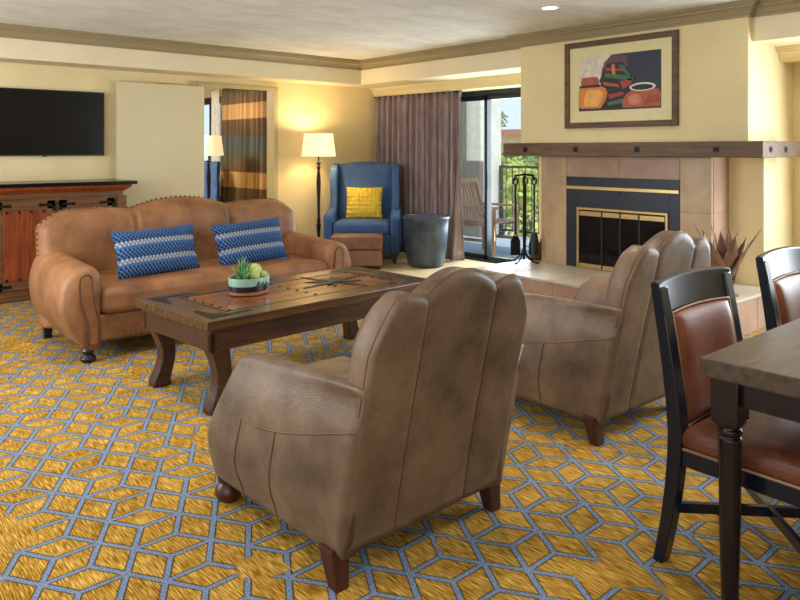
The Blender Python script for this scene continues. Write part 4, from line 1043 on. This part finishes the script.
for k in range(1, nb):
    y = y_a+(y_b-y_a)*k/nb; b = new()
    tube(b, [(0, y, .1), (0, y, .55), (0, y+.025, .66), (0, y-.025, .80), (0, y, .9), (0, y, 1.1)] if k % 3 == 0 else [(0, y, .1), (0, y, 1.1)], .008, 6); obj('baluster', b, M['darkmetal'], rl)
# patio chair facing away from the door jamb
pcx = thing('patio_armchair', 'slatted teak armchair on the balcony seen through the sliding door', 'chair', (7.30, 6.55, -.01), math.radians(8))
# faces -y
def bar(bm, a, c, w_, h_):
    a, c = Vector(a), Vector(c); d_ = (c-a).normalized(); s_ = d_.cross(Vector((0, 0, 1)))
    if s_.length < .01: s_ = Vector((1, 0, 0))
    s_.normalize(); u_ = s_.cross(d_); loft(bm, [[p_+s_*w_+u_*h_, p_-s_*w_+u_*h_, p_-s_*w_-u_*h_, p_+s_*w_-u_*h_] for p_ in (a, c)])
for s in (-1, 1):
    b = new(); bar(b, (s*.28, .26, 0), (s*.28, .26, .45), .022, .03); bar(b, (s*.28, .26, .43), (s*.28, .42, .98), .022, .03); obj('rear_leg', b, M['teak'], pcx)
    b = new(); bar(b, (s*.28, -.26, 0), (s*.28, -.26, .62), .022, .03); obj('front_leg', b, M['teak'], pcx)
    b = new(); bar(b, (s*.29, .33, .64), (s*.29, -.34, .64), .035, .013); obj('armrest', b, M['teakx'], pcx)
    b = new(); bar(b, (s*.28, .25, .20), (s*.28, -.25, .20), .012, .02); bar(b, (s*.28, .25, .41), (s*.28, -.25, .41), .012, .03); obj('side_rail', b, M['teakx'], pcx)
b = new(); bar(b, (-.28, .42, .96), (.28, .42, .96), .03, .03); bar(b, (-.28, .29, .50), (.28, .29, .50), .02, .02); obj('back_rail', b, M['teak'], pcx)
for k in range(8):
    x = -.23+.46*k/7; b = new(); bar(b, (x, .29, .50), (x, .415, .95), .016, .007); obj('back_slat', b, M['teak'], pcx)
for k in range(7):
    y = -.28+.56*k/6; b = new(); bar(b, (-.28, y, .445), (.28, y, .445), .034, .009); obj('seat_slat', b, M['teak'], pcx)
pt2 = thing('patio_table', 'low slatted teak table on the balcony in front of the teak armchair', 'table', (7.75, 5.35, -.01), math.radians(4))
for k in range(7):
    x = -.30+.6*k/6; b = new(); box(b, x-.042, x+.042, -.34, .34, .44, .46); obj('top_slat', b, M['teakx'], pt2)
b = new(); box(b, -.3, .3, -.31, -.28, .38, .44); box(b, -.3, .3, .28, .31, .38, .44); box(b, -.3, -.27, -.3, .3, .38, .44); box(b, .27, .3, -.3, .3, .38, .44); box(b, -.02, .02, -.3, .3, .15, .18); obj('apron', b, M['teak'], pt2)
for sx in (-1, 1):
    for sy in (-1, 1): b = new(); box(b, sx*.28-.025, sx*.28+.025, sy*.29-.025, sy*.29+.025, 0, .44); obj('leg', b, M['teak'], pt2)

# ------------------------------------------------------------------ beyond the balcony
b = new(); box(b, 9.3, 80, -30, 80, -1.4, -1.3); struct('ground', b, M['ground'])
def leafcloud(bm, rx, ry, h, n_, size, rnd, z0=0):
    for _ in range(n_):
        while True:
            p_ = Vector((rnd.uniform(-1, 1), rnd.uniform(-1, 1), rnd.uniform(-1, 1)))
            if p_.length < 1 and p_.length > .35: break
        c = Vector((p_.x*rx, p_.y*ry, z0+h/2+p_.z*h/2)); a = Vector((rnd.uniform(-1, 1), rnd.uniform(-1, 1), rnd.uniform(-1, 1))).normalized(); d_ = a.orthogonal().normalized(); s = size*rnd.uniform(.6, 1.4)
        bm.faces.new([bm.verts.new(c+a*s), bm.verts.new(c+d_*s*.4), bm.verts.new(c-a*s), bm.verts.new(c-d_*s*.4)])
rnd = random.Random(5)
def bush(name, loc, rx, ry, h, mat, label, cat='shrub', n_=700, size=.13, group=None):
    t = thing(name, label, cat, loc, 0, group)
    b = new(); leafcloud(b, rx, ry, h*.9, n_, size, rnd, h*.1); obj('foliage', b, mat, t)
    b = new()
    for k in range(5): tube(b, [(0, 0, 0), (rnd.uniform(-.3, .3)*rx, rnd.uniform(-.3, .3)*ry, h*.4), (rnd.uniform(-.7, .7)*rx, rnd.uniform(-.7, .7)*ry, h*.75)], [.05, .03, .01], 6)
    obj('stems', b, M['trunk'], t)
def at(px_, X, z): return (X, PXY(px_, X), z)
bush('shrub', at(500, 15, -1.3), 1.0, 1.0, 2.6, M['leaf'], 'green shrub beyond the railing, just right of the door post', group='garden shrubs beyond the balcony')
bush('shrub', at(527, 13, -1.3), .8, .8, 2.45, M['leafy'], 'yellow green shrub beyond the railing, next to the fireplace tiles', group='garden shrubs beyond the balcony')
bush('shrub', at(510, 19, -1.3), 1.0, 1.0, 2.5, M['leafy'], 'yellow green shrub behind the fireplace tool handles', group='garden shrubs beyond the balcony')
bush('shrub', at(536, 24, -1.3), 1.1, 1.1, 2.6, M['leaf'], 'green shrub farthest right beyond the railing', group='garden shrubs beyond the balcony')
bush('low_hedge', at(510, 10.8, -1.3), .45, .9, 1.0, M['leafy'], 'low sunlit hedge just below the balcony railing', 'hedge', 700, .07)
fb = thing('tan_building', 'tan stucco building with a low tiled roof across the garden', 'building', at(505, 32, -1.3))
b = new(); box(b, 0, 8, -9, 6, 0, 3.55); obj('wall', b, M['tanwall'], fb)
b = new(); box(b, -.5, 8.5, -9.4, 6.3, 3.55, 3.85); obj('roof', b, M['rooftile'], fb)
b = new(); box(b, -.05, 0, -9, 6, 1.2, 2.5); obj('window_band', b, M['firepanel'], fb)
pm = thing('palm_tree', 'tall palm tree rising behind the tan building', 'palm tree', at(496, 46, -1.3))
b = new(); tube(b, [(0, 0, 0), (.05, .05, 2.5), (0, 0, 5.6)], [.22, .16, .13], 10); obj('trunk', b, M['trunk'], pm, smooth=True)
b = new()
for k in range(22):
    a = k*2.4; el = rnd.uniform(-.5, 1.1); ln = rnd.uniform(1.0, 1.5); pts = []
    for j in range(7):
        s = j/6; pts.append(Vector((math.cos(a)*ln*s*math.cos(el*(1-.4*s)), math.sin(a)*ln*s*math.cos(el), 5.6+ln*(s*math.sin(el)-.55*s*s))))
    side = Vector((-math.sin(a), math.cos(a), 0))
    for j in range(6):
        for q in (-1, 1): b.faces.new([b.verts.new(pts[j]), b.verts.new(pts[j+1]), b.verts.new(pts[j]*.35+pts[j+1]*.65+side*q*.22+Vector((0, 0, -.16)))])
obj('fronds', b, M['palm'], pm)
